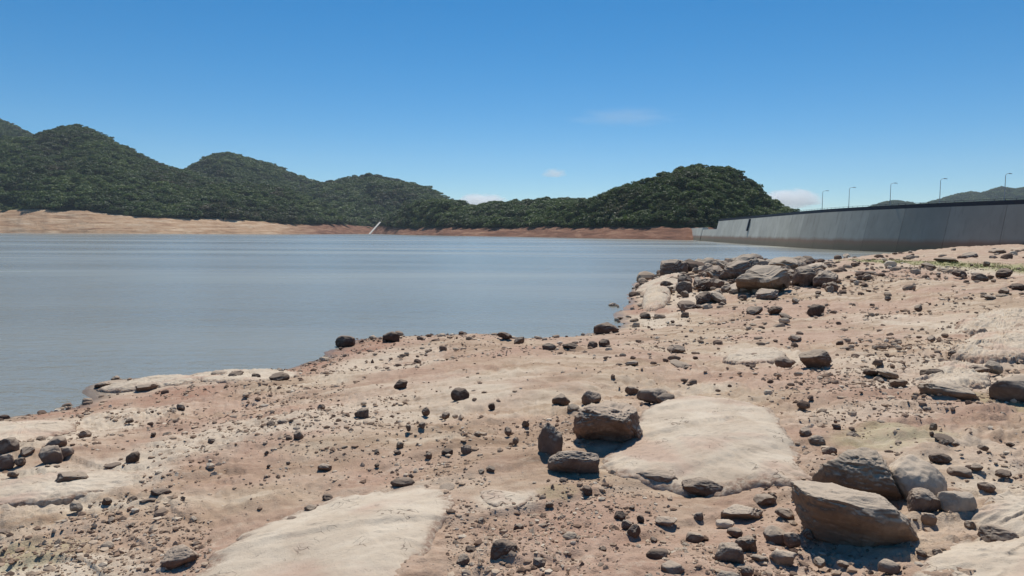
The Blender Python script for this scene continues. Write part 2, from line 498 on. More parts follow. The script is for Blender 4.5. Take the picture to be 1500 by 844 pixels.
# patches of bare pale rock, red earth and thin grass, laid out on the ground from where they show
def patch(list_):
    out = []
    for (cx, cy, w, h, a) in list_:
        c = hit(cx, cy)
        l = hit(cx - w / 2, cy); r = hit(cx + w / 2, cy)
        f_ = hit(cx, cy + h / 2); b = hit(cx, max(cy - h / 2, 372))
        out.append((c[0], c[1], max(0.2, abs(r[0] - l[0])), max(0.2, math.hypot(*(b - f_)[:2])), a))
    return out
PALE = patch([(110, 705, 260, 50, 1), (60, 632, 200, 40, .9), (270, 655, 160, 45, .9), (90, 838, 260, 40, .9), (480, 610, 320, 34, .8), (640, 570, 260, 40, .6),
              (700, 572, 120, 24, .9), (740, 733, 90, 32, 1), (1110, 518, 130, 26, .9), (560, 535, 170, 30, .7), (1450, 490, 180, 70, .9), (1330, 540, 260, 60, .7),
              (1430, 545, 160, 40, .9), (980, 436, 130, 30, .8), (965, 470, 90, 20, .9), (1380, 650, 240, 60, .4), (1480, 720, 120, 60, .8), (1270, 600, 240, 30, .4),
              (1380, 395, 160, 20, .7), (1100, 395, 160, 24, .6), (230, 560, 200, 14, .9), (1340, 470, 180, 30, .5)])
RED = patch([(500, 505, 170, 26, 1), (420, 545, 160, 26, .9), (260, 580, 120, 22, .8), (600, 590, 320, 60, .35), (560, 680, 330, 60, .4), (690, 520, 300, 50, .35),
             (915, 440, 60, 34, .9), (950, 455, 70, 20, .7), (780, 640, 220, 90, .35), (850, 760, 260, 90, .35), (330, 690, 220, 60, .4), (200, 780, 300, 50, .35), (120, 600, 120, 14, .8), (1230, 580, 200, 26, .3)])
GRASS = patch([(1470, 392, 130, 36, 1), (1395, 385, 60, 14, .5), (60, 815, 140, 30, .35), (1290, 640, 200, 30, .35), (1480, 590, 80, 26, .4), (820, 720, 60, 20, .3)])

def patch_mask(x, y, P):
    m = np.zeros_like(x)
    for (cx, cy, w, h, a) in P:
        r = np.sqrt(((x - cx) / (w / 2)) ** 2 + ((y - cy) / (h / 2)) ** 2)
        r = r + 0.25 * vnoise2(x / (0.18 * w + .2), y / (0.25 * h + .2), 41)
        m = np.maximum(m, a * sstep(1.25, 0.7, r))
    return m

def build_ground():
    dense = np.radians(np.linspace(-43, 43, 1000))
    rest = np.radians(np.linspace(43, 317, 76)[1:-1])
    az = np.concatenate([dense, rest])
    rs = list(np.linspace(0.25, 2.6, 10))
    while rs[-1] < 9000:
        r = rs[-1]
        rs.append(r + min(max(0.014, 0.95 * r * r / (730 * 2.1)), 0.055 * r))
    rs = np.array(rs)
    A, R = np.meshgrid(az, rs)
    X = R * np.sin(A); Y = R * np.cos(A)
    Z = ground_h(X.ravel(), Y.ravel())
    X = X.ravel(); Y = Y.ravel()
    far = sstep(260, 420, np.hypot(X, Y))
    Z = Z * (1 - far) + (-8.0) * far
    na, nr = len(az), len(rs)
    i = np.arange(nr - 1)[:, None] * na; j = np.arange(na)[None, :]
    j2 = (j + 1) % na
    q = np.stack([i + j, i + na + j, i + na + j2, i + j2], -1).reshape(-1, 4)[:, ::-1]
    fan_c = len(X)
    V = np.stack([X, Y, Z], -1)
    V = np.vstack([V, [0, 0, float(np.mean(Z[:na]))]])
    jj = np.arange(na)
    tri = np.stack([np.full(na, fan_c), (jj + 1) % na, jj], -1)
    me = mesh_from('ground', V, [q, tri])
    x, y = V[:, 0], V[:, 1]
    attr(me, 'pale', patch_mask(x, y, PALE)); attr(me, 'red', patch_mask(x, y, RED)); attr(me, 'grass', patch_mask(x, y, GRASS))
    attr(me, 'wet', sstep(0.10, 0.0, V[:, 2] + 0.02 * vnoise2(x / .5, y / .5, 44)))
    o = obj('ground', me, M['ground'])
    tag(o, 'bare tan and pinkish drought shore sloping down to the reservoir', 'ground', kind='structure')
build_ground()

# ------------------------------------------------------------------ water
def build_water():
    s = 12000
    me = mesh_from('water', [(-s, -s, 0), (s, -s, 0), (s, s, 0), (-s, s, 0)], [np.array([[0, 1, 2, 3]])])
    o = obj('water', me, M['water'])
    tag(o, 'grey muddy reservoir water with small ripples', 'water', kind='structure')
build_water()

# ------------------------------------------------------------------ far shore and hills
def interp(x, pts):
    pts = np.array(pts, float)
    return np.interp(x, pts[:, 0], pts[:, 1])

D0 = [(-500, 760), (0, 900), (250, 930), (400, 1000), (480, 1120), (545, 1350), (585, 1050), (650, 880), (750, 760), (850, 620), (950, 525), (1003, 488), (1040, 500), (1100, 560), (1700, 900)]
TREE_Y = [(-500, 300), (0, 309), (60, 308), (120, 309), (160, 313), (200, 318), (240, 319), (300, 320), (350, 321), (395, 327), (490, 328), (520, 331), (560, 331), (600, 334), (700, 334), (800, 333), (1003, 333), (1100, 333), (1700, 320)]

def zy(px, py, D):   # height of the point D metres ahead seen at (px, py)
    return CAM[2] + (yh(px) - py) * D / F

def xcol(px, D): return (px - 750) / F * D

def build_far_shore():
    cols = np.linspace(-480, 1240, 620)
    rows = [(-30, -4.0), (-6, -0.9), (0, 0.0)]
    V = []; red = []; veg = []
    d0 = interp(cols, D0) * (1 + 0.006 * vnoise2(cols / 45, cols * 0, 51) + 0.0012 * vnoise2(cols / 12, cols * 0, 52))
    ty = interp(cols, TREE_Y) + 1.2 * vnoise2(cols / 30, cols * 0, 53)
    db = 0.075 * d0
    zb = np.maximum(3.0, CAM[2] + (yh(cols) - ty) * (d0 + db) / F)
    isr = sstep(380, 480, cols)
    prof = [(-0.6, None), (0.0, 0.0), (0.04, 0.09), (0.1, 0.14), (0.18, 0.25), (0.27, 0.3), (0.36, 0.42), (0.45, 0.5), (0.55, 0.62), (0.65, 0.68), (0.75, 0.8), (0.85, 0.88), (1.0, 1.0), (1.3, 1.06), (2.0, 1.1), (4, 1.15), (12, 1.2), (30, 0.6), (48, -0.5)]
    for k, (t, h) in enumerate(prof):
        d = d0 + db * t
        if h is None: z = np.full_like(cols, -4.0)
        else:
            n = vnoise2(cols / 26 + k * 0.9, np.full_like(cols, k * 1.37), 55) + 0.7 * vnoise2(cols / 9 + k * 5.3, np.full_like(cols, k * 2.3), 56)
            z = zb * h + (0.022 * zb * n if 0.02 < t < 1.1 else 0)
        V.append(np.stack([xcol(cols, d), d, z], -1)); red.append(isr)
        veg.append(np.full_like(cols, 1.0 if t > 1.02 else 0.0) + (0.0))
    nc, nr = len(cols), len(prof)
    V = np.concatenate(V)
    i = np.arange(nr - 1)[:, None] * nc; j = np.arange(nc - 1)[None, :]
    q = np.stack([i + j, i + j + 1, i + nc + j + 1, i + nc + j], -1).reshape(-1, 4)
    me = mesh_from('far_shore', V, [q])
    attr(me, 'red', np.concatenate(red)); attr(me, 'veg', np.concatenate(veg))
    o = obj('far_shore', me, M['bank'])
    tag(o, 'bare eroded earth bank on the far side, tan at left and red at right', 'shore', kind='structure')
    return cols, d0, db, zb
FS = build_far_shore()

HILLS = [  # label, silhouette (photo px of the tree tops), base depth, ridge depth, tree height, tree spacing
    ('far ridge rising behind the left-hand hills', [(-420, 95), (-250, 115), (-120, 138), (-40, 160), (0, 175), (30, 187), (62, 201), (110, 226), (160, 262), (220, 300)], 1500, 2300, 13, 15),
    ('big wooded hill with a rounded peak on the left', [(-420, 225), (-250, 226), (-100, 215), (0, 208), (40, 207), (62, 201), (80, 194), (95, 189), (118, 186), (135, 189), (150, 196), (175, 210), (200, 224), (240, 242), (275, 250), (330, 277), (400, 300), (470, 320)], None, 1600, 11, 12.5),
    ('wooded peak behind the left-hand spur', [(180, 300), (250, 264), (285, 247), (310, 232), (335, 225), (355, 231), (400, 243), (440, 260), (475, 271), (520, 292), (560, 318)], 1400, 2300, 13, 15),
    ('low wooded spur above the tan bank', [(160, 312), (215, 292), (250, 276), (300, 270), (345, 268), (380, 270), (420, 276), (450, 287), (490, 306), (520, 326)], None, 1350, 10.5, 11.5),
    ('broad wooded hill in the middle distance', [(390, 310), (440, 283), (475, 269), (510, 260), (545, 256), (590, 264), (630, 278), (660, 292), (690, 301), (740, 318)], 1450, 2000, 13, 14),
    ('small wooded knoll at the middle of the far shore', [(555, 330), (575, 316), (600, 300), (625, 292), (650, 291), (680, 298), (720, 306), (760, 318), (790, 330)], None, 1080, 9.5, 9.5),
    ('low wooded ridge between the two hills', [(650, 318), (690, 303), (720, 297), (760, 293), (800, 292), (845, 293), (900, 300), (960, 320)], None, 1050, 9, 9.5),
    ('steep domed wooded hill beside the dam', [(740, 324), (780, 313), (820, 301), (845, 293), (880, 285), (905, 275), (940, 262), (970, 252), (1000, 247), (1030, 243), (1060, 245), (1080, 252), (1100, 270), (1112, 284), (1130, 295), (1150, 304), (1200, 325), (1235, 338)], None, 690, 6.6, 6.6),
    ('distant hazy hills behind the dam', [(1150, 335), (1230, 315), (1270, 303), (1285, 298), (1300, 294), (1315, 294), (1340, 299), (1365, 294), (1400, 284), (1415, 281), (1432, 283), (1450, 277), (1462, 274), (1480, 277), (1500, 273), (1560, 262), (1650, 250), (1800, 270)], 2300, 3600, 9, 17),
]
HILLDATA = []
def build_hill(k, spec):
    label, sil, base, ridge, th, sp = spec
    sil = np.array(sil, float)
    cols = np.arange(sil[0, 0], sil[-1, 0] + 1, 4.0)
    sy = interp(cols, sil)
    d0g = interp(cols, D0) * 1.078
    d0 = d0g if base is None else np.full_like(cols, base)
    zb = (np.interp(cols, FS[0], FS[3]) * 0.97) if base is None else np.full_like(cols, 6.0)
    d1 = np.full_like(cols, ridge) * (1 + 0.02 * vnoise2(cols / 60, cols * 0, 60 + k))
    d1 = np.maximum(d1, d0 * 1.08)
    zr = zy(cols, sy, d1) - th * 0.85
    edge = np.minimum(cols - cols[0], cols[-1] - cols)
    zb = np.minimum(zb, np.maximum(zr, -2))
    ts = np.concatenate([np.linspace(0, 1, 26), np.linspace(1.08, 2.2, 10)])
    V = []
    for t in ts:
        d = d0 + (d1 - d0) * t
        if t <= 1:
            p = t ** 0.9 * 0.55 + 0.45 * math.sin(t * math.pi / 2)
            w = math.sin(t * math.pi)
            n = vnoise2(cols / 55 + 0.8 * t, np.full_like(cols, t * 2.1), 70 + k) + 0.5 * vnoise2(cols / 22, np.full_like(cols, t * 4.0), 80 + k)
            z = zb + (zr - zb) * np.clip(p + 0.10 * w * n, 0, 1.0)
        else:
            u = (t - 1) / 1.2
            z = zr * (1 - u) ** 1.3 - 6 * u
        V.append(np.stack([xcol(cols, d), d, z], -1))
    V = np.array(V)
    nr, nc = V.shape[:2]
    i = np.arange(nr - 1)[:, None] * nc; j = np.arange(nc - 1)[None, :]
    q = np.stack([i + j, i + j + 1, i + nc + j + 1, i + nc + j], -1).reshape(-1, 4)
    o = obj('hill', mesh_from('hill', V.reshape(-1, 3), [q]), M['hill'])
    tag(o, label, 'hill', kind='structure')
    # tree spots on the slope and just past the ridge
    pts = []
    G = V[: 26 + 3]
    A = G[:-1, :-1]; B = G[:-1, 1:]; D_ = G[1:, :-1]; E = G[1:, 1:]
    area = 0.5 * np.linalg.norm(np.cross(B - A, D_ - A), axis=-1) + 0.5 * np.linalg.norm(np.cross(B - E, D_ - E), axis=-1)
    nn = rng.poisson(area / (sp * sp * 0.62))
    for r in range(nn.shape[0]):
        for c in np.nonzero(nn[r])[0]:
            m = nn[r, c]
            u = rng.random((m, 1)); v = rng.random((m, 1))
            pts.append(A[r, c] * (1-u) * (1-v) + B[r, c] * u * (1-v) + D_[r, c] * (1-u) * v + E[r, c] * u * v)
    pts = np.concatenate(pts)
    pts = pts[pts[:, 2] > 1.0]
    HILLDATA.append((label, pts, th, k))
for k, s in enumerate(HILLS): build_hill(k, s)

# ------------------------------------------------------------------ trees
def crown_mesh(seed, h=1.0, n=620, wide=0.62):
    """a tree of unit height: crown of small leaf faces in several uneven lobes"""
    r = np.random.default_rng(seed)
    lobes = []
    for _ in range(r.integers(6, 10)):
        a = r.random() * 6.28; rad = wide * 0.5 * math.sqrt(r.random())
        lobes.append((rad * math.cos(a), rad * math.sin(a), 0.34 + 0.42 * r.random(), 0.13 + 0.12 * r.random()))
    lobes.append((0, 0, 0.76, 0.2))
    V = []
    Fc = []
    w = np.array([l[3] ** 2 for l in lobes]); w /= w.sum()
    for k in range(n):
        lx, ly, lz, lr = lobes[r.choice(len(lobes), p=w)]
        d = r.normal(size=3); d /= np.linalg.norm(d)
        if d[2] < -0.35: d[2] *= -0.6
        rr = lr * (0.72 + 0.36 * r.random())
        c = np.array([lx, ly, lz]) + d * rr * np.array([1.1, 1.1, 0.8])
        nrm = d * 0.7 + r.normal(size=3) * 0.45; nrm /= np.linalg.norm(nrm)
        u = np.cross(nrm, r.normal(size=3)); u /= np.linalg.norm(u); v = np.cross(nrm, u)
        s = 0.045 * (0.7 + 0.7 * r.random())
        b = len(V)
        V += [c - u * s * 1.3, c - v * s * .8 + nrm * s * .2, c + u * s * 1.3, c + v * s * .8 + nrm * s * .2]
        Fc.append((b, b + 1, b + 2, b + 3))
    me = mesh_from('crown', np.array(V) * h, [np.array(Fc)], smooth=False)
    me.materials.append(M['leaf'])
    return me

def tube(P0, P1, r0, r1, n=7):
    P0 = np.array(P0, float); P1 = np.array(P1, float)
    d = P1 - P0; d /= np.linalg.norm(d)
    u = np.cross(d, [0.3, 0.9, 0.1]); u /= np.linalg.norm(u); v = np.cross(d, u)
    a = np.linspace(0, 2 * math.pi, n, endpoint=False)
    ring = np.cos(a)[:, None] * u + np.sin(a)[:, None] * v
    V = np.vstack([P0 + ring * r0, P1 + ring * r1])
    j = np.arange(n); j2 = (j + 1) % n
    return V, np.stack([j, j2, n + j2, n + j], -1)

def join(parts):
    V = []; Q = []; b = 0
    for v, q in parts:
        V.append(v); Q.append(q + b); b += len(v)
    return np.concatenate(V), np.concatenate(Q)

def trunk_mesh(seed):
    r = np.random.default_rng(seed)
    parts = [tube((0, 0, -0.12), (0.01, 0.01, 0.34), 0.03, 0.02)]
    for _ in range(4):
        a = r.random() * 6.28
        parts.append(tube((0.01, 0.01, 0.2 + 0.12 * r.random()), (0.2 * math.cos(a), 0.2 * math.sin(a), 0.5 + 0.2 * r.random()), 0.016, 0.006, 5))
    V, q = join(parts)
    me = mesh_from('trunk', V, [q])
    me.materials.append(M['bark'])
    return me

NV = 6
crowns = [crown_mesh(100 + i, n=560, wide=0.62 + 0.1 * (i % 3)) for i in range(NV)]
trunks = [trunk_mesh(200 + i) for i in range(NV)]
protos = bpy.data.collections.new('tree_shapes')
for i in range(NV):
    me = crowns[i].copy()
    # low, dense crown for the far woods (its foot is hidden among its neighbours)
    po = bpy.data.objects.new('tree_shape', me)
    po.scale = (1, 1, 1)
    protos.objects.link(po)

def forest_tree():
    g = bpy.data.node_groups.new('scatter_trees', 'GeometryNodeTree')
    g.interface.new_socket('Geometry', in_out='INPUT', socket_type='NodeSocketGeometry')
    g.interface.new_socket('Geometry', in_out='OUTPUT', socket_type='NodeSocketGeometry')
    N = g.nodes
    gi = N.new('NodeGroupInput'); go = N.new('NodeGroupOutput')
    iop = N.new('GeometryNodeInstanceOnPoints')
    ci = N.new('GeometryNodeCollectionInfo')
    ci.inputs['Collection'].default_value = protos
    ci.inputs['Separate Children'].default_value = True
    ci.inputs['Reset Children'].default_value = True
    iop.inputs['Pick Instance'].default_value = True
    na = N.new('GeometryNodeInputNamedAttribute'); na.data_type = 'FLOAT'; na.inputs['Name'].default_value = 'size'
    nr = N.new('GeometryNodeInputNamedAttribute'); nr.data_type = 'FLOAT'; nr.inputs['Name'].default_value = 'turn'
    nw = N.new('GeometryNodeInputNamedAttribute'); nw.data_type = 'FLOAT'; nw.inputs['Name'].default_value = 'girth'
    cx = N.new('ShaderNodeCombineXYZ'); cs = N.new('ShaderNodeCombineXYZ')
    ri = N.new('FunctionNodeRandomValue'); ri.data_type = 'INT'
    ri.inputs[4].default_value = 0; ri.inputs[5].default_value = NV - 1
    L = g.links.new
    L(gi.outputs[0], iop.inputs['Points']); L(ci.outputs[0], iop.inputs['Instance'])
    L(ri.outputs[2], iop.inputs['Instance Index'])
    L(nr.outputs[0], cx.inputs[2]); L(cx.outputs[0], iop.inputs['Rotation'])
    L(nw.outputs[0], cs.inputs[0]); L(nw.outputs[0], cs.inputs[1]); L(na.outputs[0], cs.inputs[2])
    L(cs.outputs[0], iop.inputs['Scale'])
    L(iop.outputs[0], go.inputs[0])
    return g
GN = forest_tree()

FRONT = []
for label, pts, th, k in HILLDATA:
    px, py = project(pts[:, 0], pts[:, 1], pts[:, 2])
    keep = np.ones(len(pts), bool)
    if k in (5, 6, 7):
        lowd = interp(px, D0) * 1.078
        fr = (pts[:, 1] < lowd + 34) & (px > 560) & (px < 1003)
        idx = np.nonzero(fr)[0]; rng.shuffle(idx)
        idx = idx[:(44, 60, 66)[k - 5]]
        FRONT += [tuple(p) + (th,) for p in pts[idx]]
        keep[idx] = False
    pts = pts[keep]
    n = len(pts)
    me = bpy.data.meshes.new('forest')
    pts = pts.copy(); pts[:, 2] -= 0.22 * th
    me.vertices.add(n)
    me.vertices.foreach_set('co', pts.astype(np.float32).ravel())
    clump = vnoise2(pts[:, 0] / 45, pts[:, 1] / 45, 90)
    size = th * (0.85 + 0.75 * rng.random(n) ** 2 + 0.2 * clump)
    attr(me, 'size', size)
    attr(me, 'girth', size * (0.95 + 0.5 * rng.random(n)) * (1.25 if k != 7 else 1.05))
    attr(me, 'turn', rng.random(n) * 6.28)
    attr(me, 'tone', np.clip(0.5 + 0.45 * vnoise2(pts[:, 0] / 70, pts[:, 1] / 90, 95) + 0.3 * vnoise2(pts[:, 0] / 24, pts[:, 1] / 30, 96) + 0.5 * (rng.random(n) - 0.5), 0, 1))
    o = obj('forest', me)
    md = o.modifiers.new('trees', 'NODES'); md.node_group = GN
    names = ['dark green wood on the far ridge at the left edge', 'dark green scrub wood covering the big left hill', 'wood on the pointed peak behind the left spur',
             'wood on the low spur above the tan bank', 'wood on the broad hill in the middle distance', 'wood on the small knoll at mid far shore',
             'wood on the low ridge between the hills', 'dense wood on the steep domed hill beside the dam', 'hazy wood on the distant hills behind the dam']
    tag(o, names[k], 'forest', kind='stuff')
    print('forest', k, n)

# nearest trees along the foot of the wood, one by one
print('front', len(FRONT))
rng.shuffle(FRONT)
FRONT = sorted(FRONT[:170], key=lambda p: p[0])
for (x, y, z, th) in FRONT:
    i = int(rng.integers(0, NV))
    e = bpy.data.objects.new('tree', None); C.objects.link(e)
    s = th * (0.9 + 0.5 * rng.random()); g = s * (0.95 + 0.4 * rng.random())
    e.location = (x, y, z - 0.16 * s); e.scale = (g, g, s); e.rotation_euler = (0, 0, rng.random() * 6.28)
    e.empty_display_size = 0.1
    px = 750 + F * x / y
    if px < 700: lb, gr = 'dark tree at the foot of the small knoll above the bank', 'trees at the foot of the knoll'
    elif px < 850: lb, gr = 'dark tree along the foot of the low ridge, just above the red bank', 'trees at the foot of the low ridge'
    else: lb, gr = 'dark tree at the foot of the steep domed hill, just above the red bank', 'trees at the foot of the domed hill'
    tag(e, lb, 'tree', gr)
    c = bpy.data.objects.new('crown', crowns[i]); C.objects.link(c); c.parent = e; c['tone'] = float(rng.random())
    t = bpy.data.objects.new('trunk', trunks[i]); C.objects.link(t); t.parent = e

# ------------------------------------------------------------------ dam
dam_pts = np.array([(131, 545), (116, 440), (111.5, 400), (104.0, 320), (99.0, 270), (96.3, 238), (96.2, 216), (98.3, 196), (102, 178), (108.5, 158), (117, 138), (129, 116), (146, 92), (168, 66)], float)
def catmull(P, n=24):
    out = []
    for i in range(1, len(P) - 2):
        p0, p1, p2, p3 = P[i-1:i+3]
        for t in np.linspace(0, 1, n, endpoint=False):
            out.append(0.5 * ((2*p1) + (-p0+p2)*t + (2*p0-5*p1+4*p2-p3)*t*t + (-p0+3*p1-3*p2+p3)*t**3))
    return np.array(out + [P[-2]])
ext0 = dam_pts[0] + (dam_pts[0] - dam_pts[1]); ext1 = dam_pts[-1] + (dam_pts[-1] - dam_pts[-2])
curve = catmull(np.vstack([ext0, dam_pts, ext1]))
seg = np.linalg.norm(np.diff(curve, axis=0), axis=1); S = np.concatenate([[0], np.cumsum(seg)])
DAM_T = 11.15   # crest height
def dam_at(s):
    p = np.array([np.interp(s, S, curve[:, 0]), np.interp(s, S, curve[:, 1])])
    q = np.array([np.interp(s + 1.5, S, curve[:, 0]), np.interp(s + 1.5, S, curve[:, 1])]); r = np.array([np.interp(s - 1.5, S, curve[:, 0]), np.interp(s - 1.5, S, curve[:, 1])])
    t = (q - r) / np.linalg.norm(q - r)
    nrm = np.array([t[1], -t[0]])          # towards the water (-x)
    if nrm[0] > 0: nrm = -nrm
    return p, t, nrm
BATTER = 0.22
def s_of_px(px):
    pp = 750 + F * curve[:, 0] / curve[:, 1]
    k = np.argmax(pp > px)
    return S[k]
def sweep(s0, s1, prof, n):
    """prof: closed list of (offset towards water, z); swept along the dam between s0 and s1 with end caps"""
    V = []
    for s in np.linspace(s0, s1, n + 1):
        p, t, nr = dam_at(s)
        for (o_, z) in prof: V.append((p[0] + nr[0]*o_, p[1] + nr[1]*o_, z))
    m = len(prof)
    q = [(i*m+j, i*m+(j+1) % m, (i+1)*m+(j+1) % m, (i+1)*m+j) for i in range(n) for j in range(m)]
    caps = [tuple(range(m))[::-1], tuple(n*m + j for j in range(m))]
    return np.array(V), np.array(q), np.array(caps)
dam = bpy.data.objects.new('dam', None); C.objects.link(dam)
dam.location = (0, 0, 0)
tag(dam, 'long curved grey concrete dam wall with dark railing along its crest', 'dam')
sN0, sN1 = s_of_px(1028), s_of_px(1050)
sE = s_of_px(1006); sL = S[-1] - 1
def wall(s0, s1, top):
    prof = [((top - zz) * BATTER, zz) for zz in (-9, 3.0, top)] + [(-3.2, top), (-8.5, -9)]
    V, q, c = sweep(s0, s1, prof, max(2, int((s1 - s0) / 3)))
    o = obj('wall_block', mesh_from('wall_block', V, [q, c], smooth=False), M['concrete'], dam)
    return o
edges = [sE, sN0, sN1]
bl = 14.0
k = max(1, round((sL - sN1) / bl))
edges += list(np.linspace(sN1, sL, k + 1)[1:])
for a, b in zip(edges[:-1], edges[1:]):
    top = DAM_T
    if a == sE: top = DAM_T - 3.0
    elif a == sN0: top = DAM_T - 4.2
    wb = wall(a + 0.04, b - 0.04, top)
    wb['block_shade'] = float(np.clip(random.uniform(0.0, 0.22) + 0.5 * sstep(sN1 + 60, sN1 + 230, 0.5 * (a + b)), 0, 1))   # random tone per block, plus shade painted in towards the near end
# crest slab, dark parapet rail and its posts
cs0 = sN1
V, q, c = sweep(cs0, sL, [(-0.08, DAM_T + 0.01), (-0.08, DAM_T + 0.30), (-3.4, DAM_T + 0.30), (-3.4, DAM_T + 0.01)], 90)
obj('crest_slab', mesh_from('crest_slab', V, [q, c], False), M['steel'], dam)
V, q, c = sweep(cs0, sL, [(-0.24, DAM_T + 0.31), (-0.24, DAM_T + 1.0), (-0.36, DAM_T + 1.0), (-0.36, DAM_T + 0.31)], 90)
obj('parapet', mesh_from('parapet', V, [q, c], False), M['steel'], dam)
V, q, c = sweep(cs0, sL, [(-0.27, DAM_T + 1.30), (-0.27, DAM_T + 1.36), (-0.33, DAM_T + 1.36), (-0.33, DAM_T + 1.30)], 90)
obj('handrail', mesh_from('handrail', V, [q, c], False), M['steel'], dam)
post = []
for s in np.arange(cs0 + 1, sL, 2.5):
    p, t, nr = dam_at(s)
    b = p - nr * 0.30
    post.append(tube((b[0], b[1], DAM_T + 0.9), (b[0], b[1], DAM_T + 1.33), 0.045, 0.045, 4))
V, q = join(post)
rp = obj('railing_posts', mesh_from('railing_posts', V, [q], False), M['steel'], dam)
rp['kind'] = 'stuff'
# sloping pale end wall at the far abutment
p, t, nr = dam_at(sE)
tdir = t if t[1] > 0 else -t
def box8(c8): return np.array(c8), np.array([(0,1,2,3), (7,6,5,4), (0,4,5,1), (1,5,6,2), (2,6,7,3), (3,7,4,0)])
b0 = p + tdir * 0.3; w = 3.2
V, q = box8([(*(b0 + nr*4.5), -3), (*(b0 + nr*4.5 + tdir*w), -3), (*(b0 - nr*1.0 + tdir*w), -3), (*(b0 - nr*1.0), -3),
             (*(b0 + nr*1.0 ), DAM_T-2.8), (*(b0 + nr*1.0 + tdir*w), DAM_T-2.8), (*(b0 - nr*1.0 + tdir*w), DAM_T-2.4), (*(b0 - nr*1.0), DAM_T-2.4)])
obj('end_wall', mesh_from('end_wall', V, [q], False), M['rampc'], dam)
# dark water-level gauge column on the far part of the wall
p, t, nr = dam_at(s_of_px(1096))
a_ = p + nr * (BATTER * 8 + 0.3)
parts = []
bb = []
for (u, v) in ((-.6, 0), (.6, 0), (.6, .7), (-.6, .7)): bb.append((*(p + t*u + nr*(v + BATTER * 5.4)), DAM_T - 5.4))
for (u, v) in ((-.6, 0), (.6, 0), (.6, .7), (-.6, .7)): bb.append((*(p + t*u + nr*(v + 0.0)), DAM_T - 0.2))
V, q = box8(bb)
obj('gauge_column', mesh_from('gauge_column', V, [q], False), M['steel'], dam)

# crest lamps
def lamp_meshes():
    V, q = join([tube((0, 0, 0), (0, 0, 6.2), 0.10, 0.06, 8)])
    pole = mesh_from('pole', V, [q]); pole.materials.append(M['lampgrey'])
    pts = [(0, 0, 6.15), (0.25, 0, 6.45), (0.7, 0, 6.58), (1.2, 0, 6.6)]
    V, q = join([tube(a, b, 0.05, 0.045, 6) for a, b in zip(pts[:-1], pts[1:])])
    arm = mesh_from('arm', V, [q]); arm.materials.append(M['lampgrey'])
    V, q = box8([(1.1, -.16, 6.52), (1.9, -.12, 6.52), (1.9, .12, 6.52), (1.1, .16, 6.52), (1.1, -.12, 6.70), (1.85, -.08, 6.64), (1.85, .08, 6.64), (1.1, .12, 6.70)])
    head = mesh_from('lamp_head', V, [q], False); head.materials.append(M['lampgrey'])
    V, q = join([tube((0, 0, -0.02), (0, 0, 0.35), 0.17, 0.15, 8)])
    base = mesh_from('base', V, [q]); base.materials.append(M['lampgrey'])
    return dict(pole=pole, arm=arm, lamp_head=head, base=base)
LM = lamp_meshes()
for px, lb in ((1196, 'lamp post on the dam crest nearest the white cloud, leftmost of five'), (1235, 'thin lamp post on the dam crest, second from the left'), (1294, 'lamp post in the middle of the five on the dam crest'),
               (1365, 'lamp post on the dam crest, fourth from the left'), (1459, 'tallest-looking lamp post on the dam crest, rightmost, in front of distant hills')):
    p, t, nr = dam_at(s_of_px(px))
    b = p - nr * 0.9
    e = bpy.data.objects.new('street_lamp', None); C.objects.link(e)
    e.location = (b[0], b[1], DAM_T + 0.30)
    e.rotation_euler = (0, 0, math.atan2(-nr[1], -nr[0]))
    tag(e, lb, 'lamp post', 'lamps along the dam crest')
    for nme, me in LM.items():
        c_ = bpy.data.objects.new(nme, me); C.objects.link(c_); c_.parent = e

# pale boat ramp on the far bank
def build_ramp():
    d = 1170
    a = at_depth(541, 338, d); b = at_depth(557, 326, d + 60)
    a[2] = -1; w = np.array([1.5, -0.5, 0])
    V, q = box8([a - w, a + w, b + w, b - w, a - w + (0, 0, 1.4), a + w + (0, 0, 1.4), b + w + (0, 0, 1.0), b - w + (0, 0, 1.0)])
    o = obj('boat_ramp', mesh_from('boat_ramp', V, [q], False), M['rampc'])
    tag(o, 'pale narrow concrete ramp climbing the far bank at the valley mouth', 'ramp')
build_ramp()

# ------------------------------------------------------------------ rocks
def ico(sub):
    import bmesh
    bm = bmesh.new()
    bmesh.ops.create_icosphere(bm, subdivisions=sub, radius=1.0)
    V = np.array([v.co[:] for v in bm.verts]); Fc = np.array([[v.index for v in f.verts] for f in bm.faces])
    bm.free()
    return V, Fc
ICO = {s: ico(s) for s in (1, 2, 3, 4, 5, 6)}


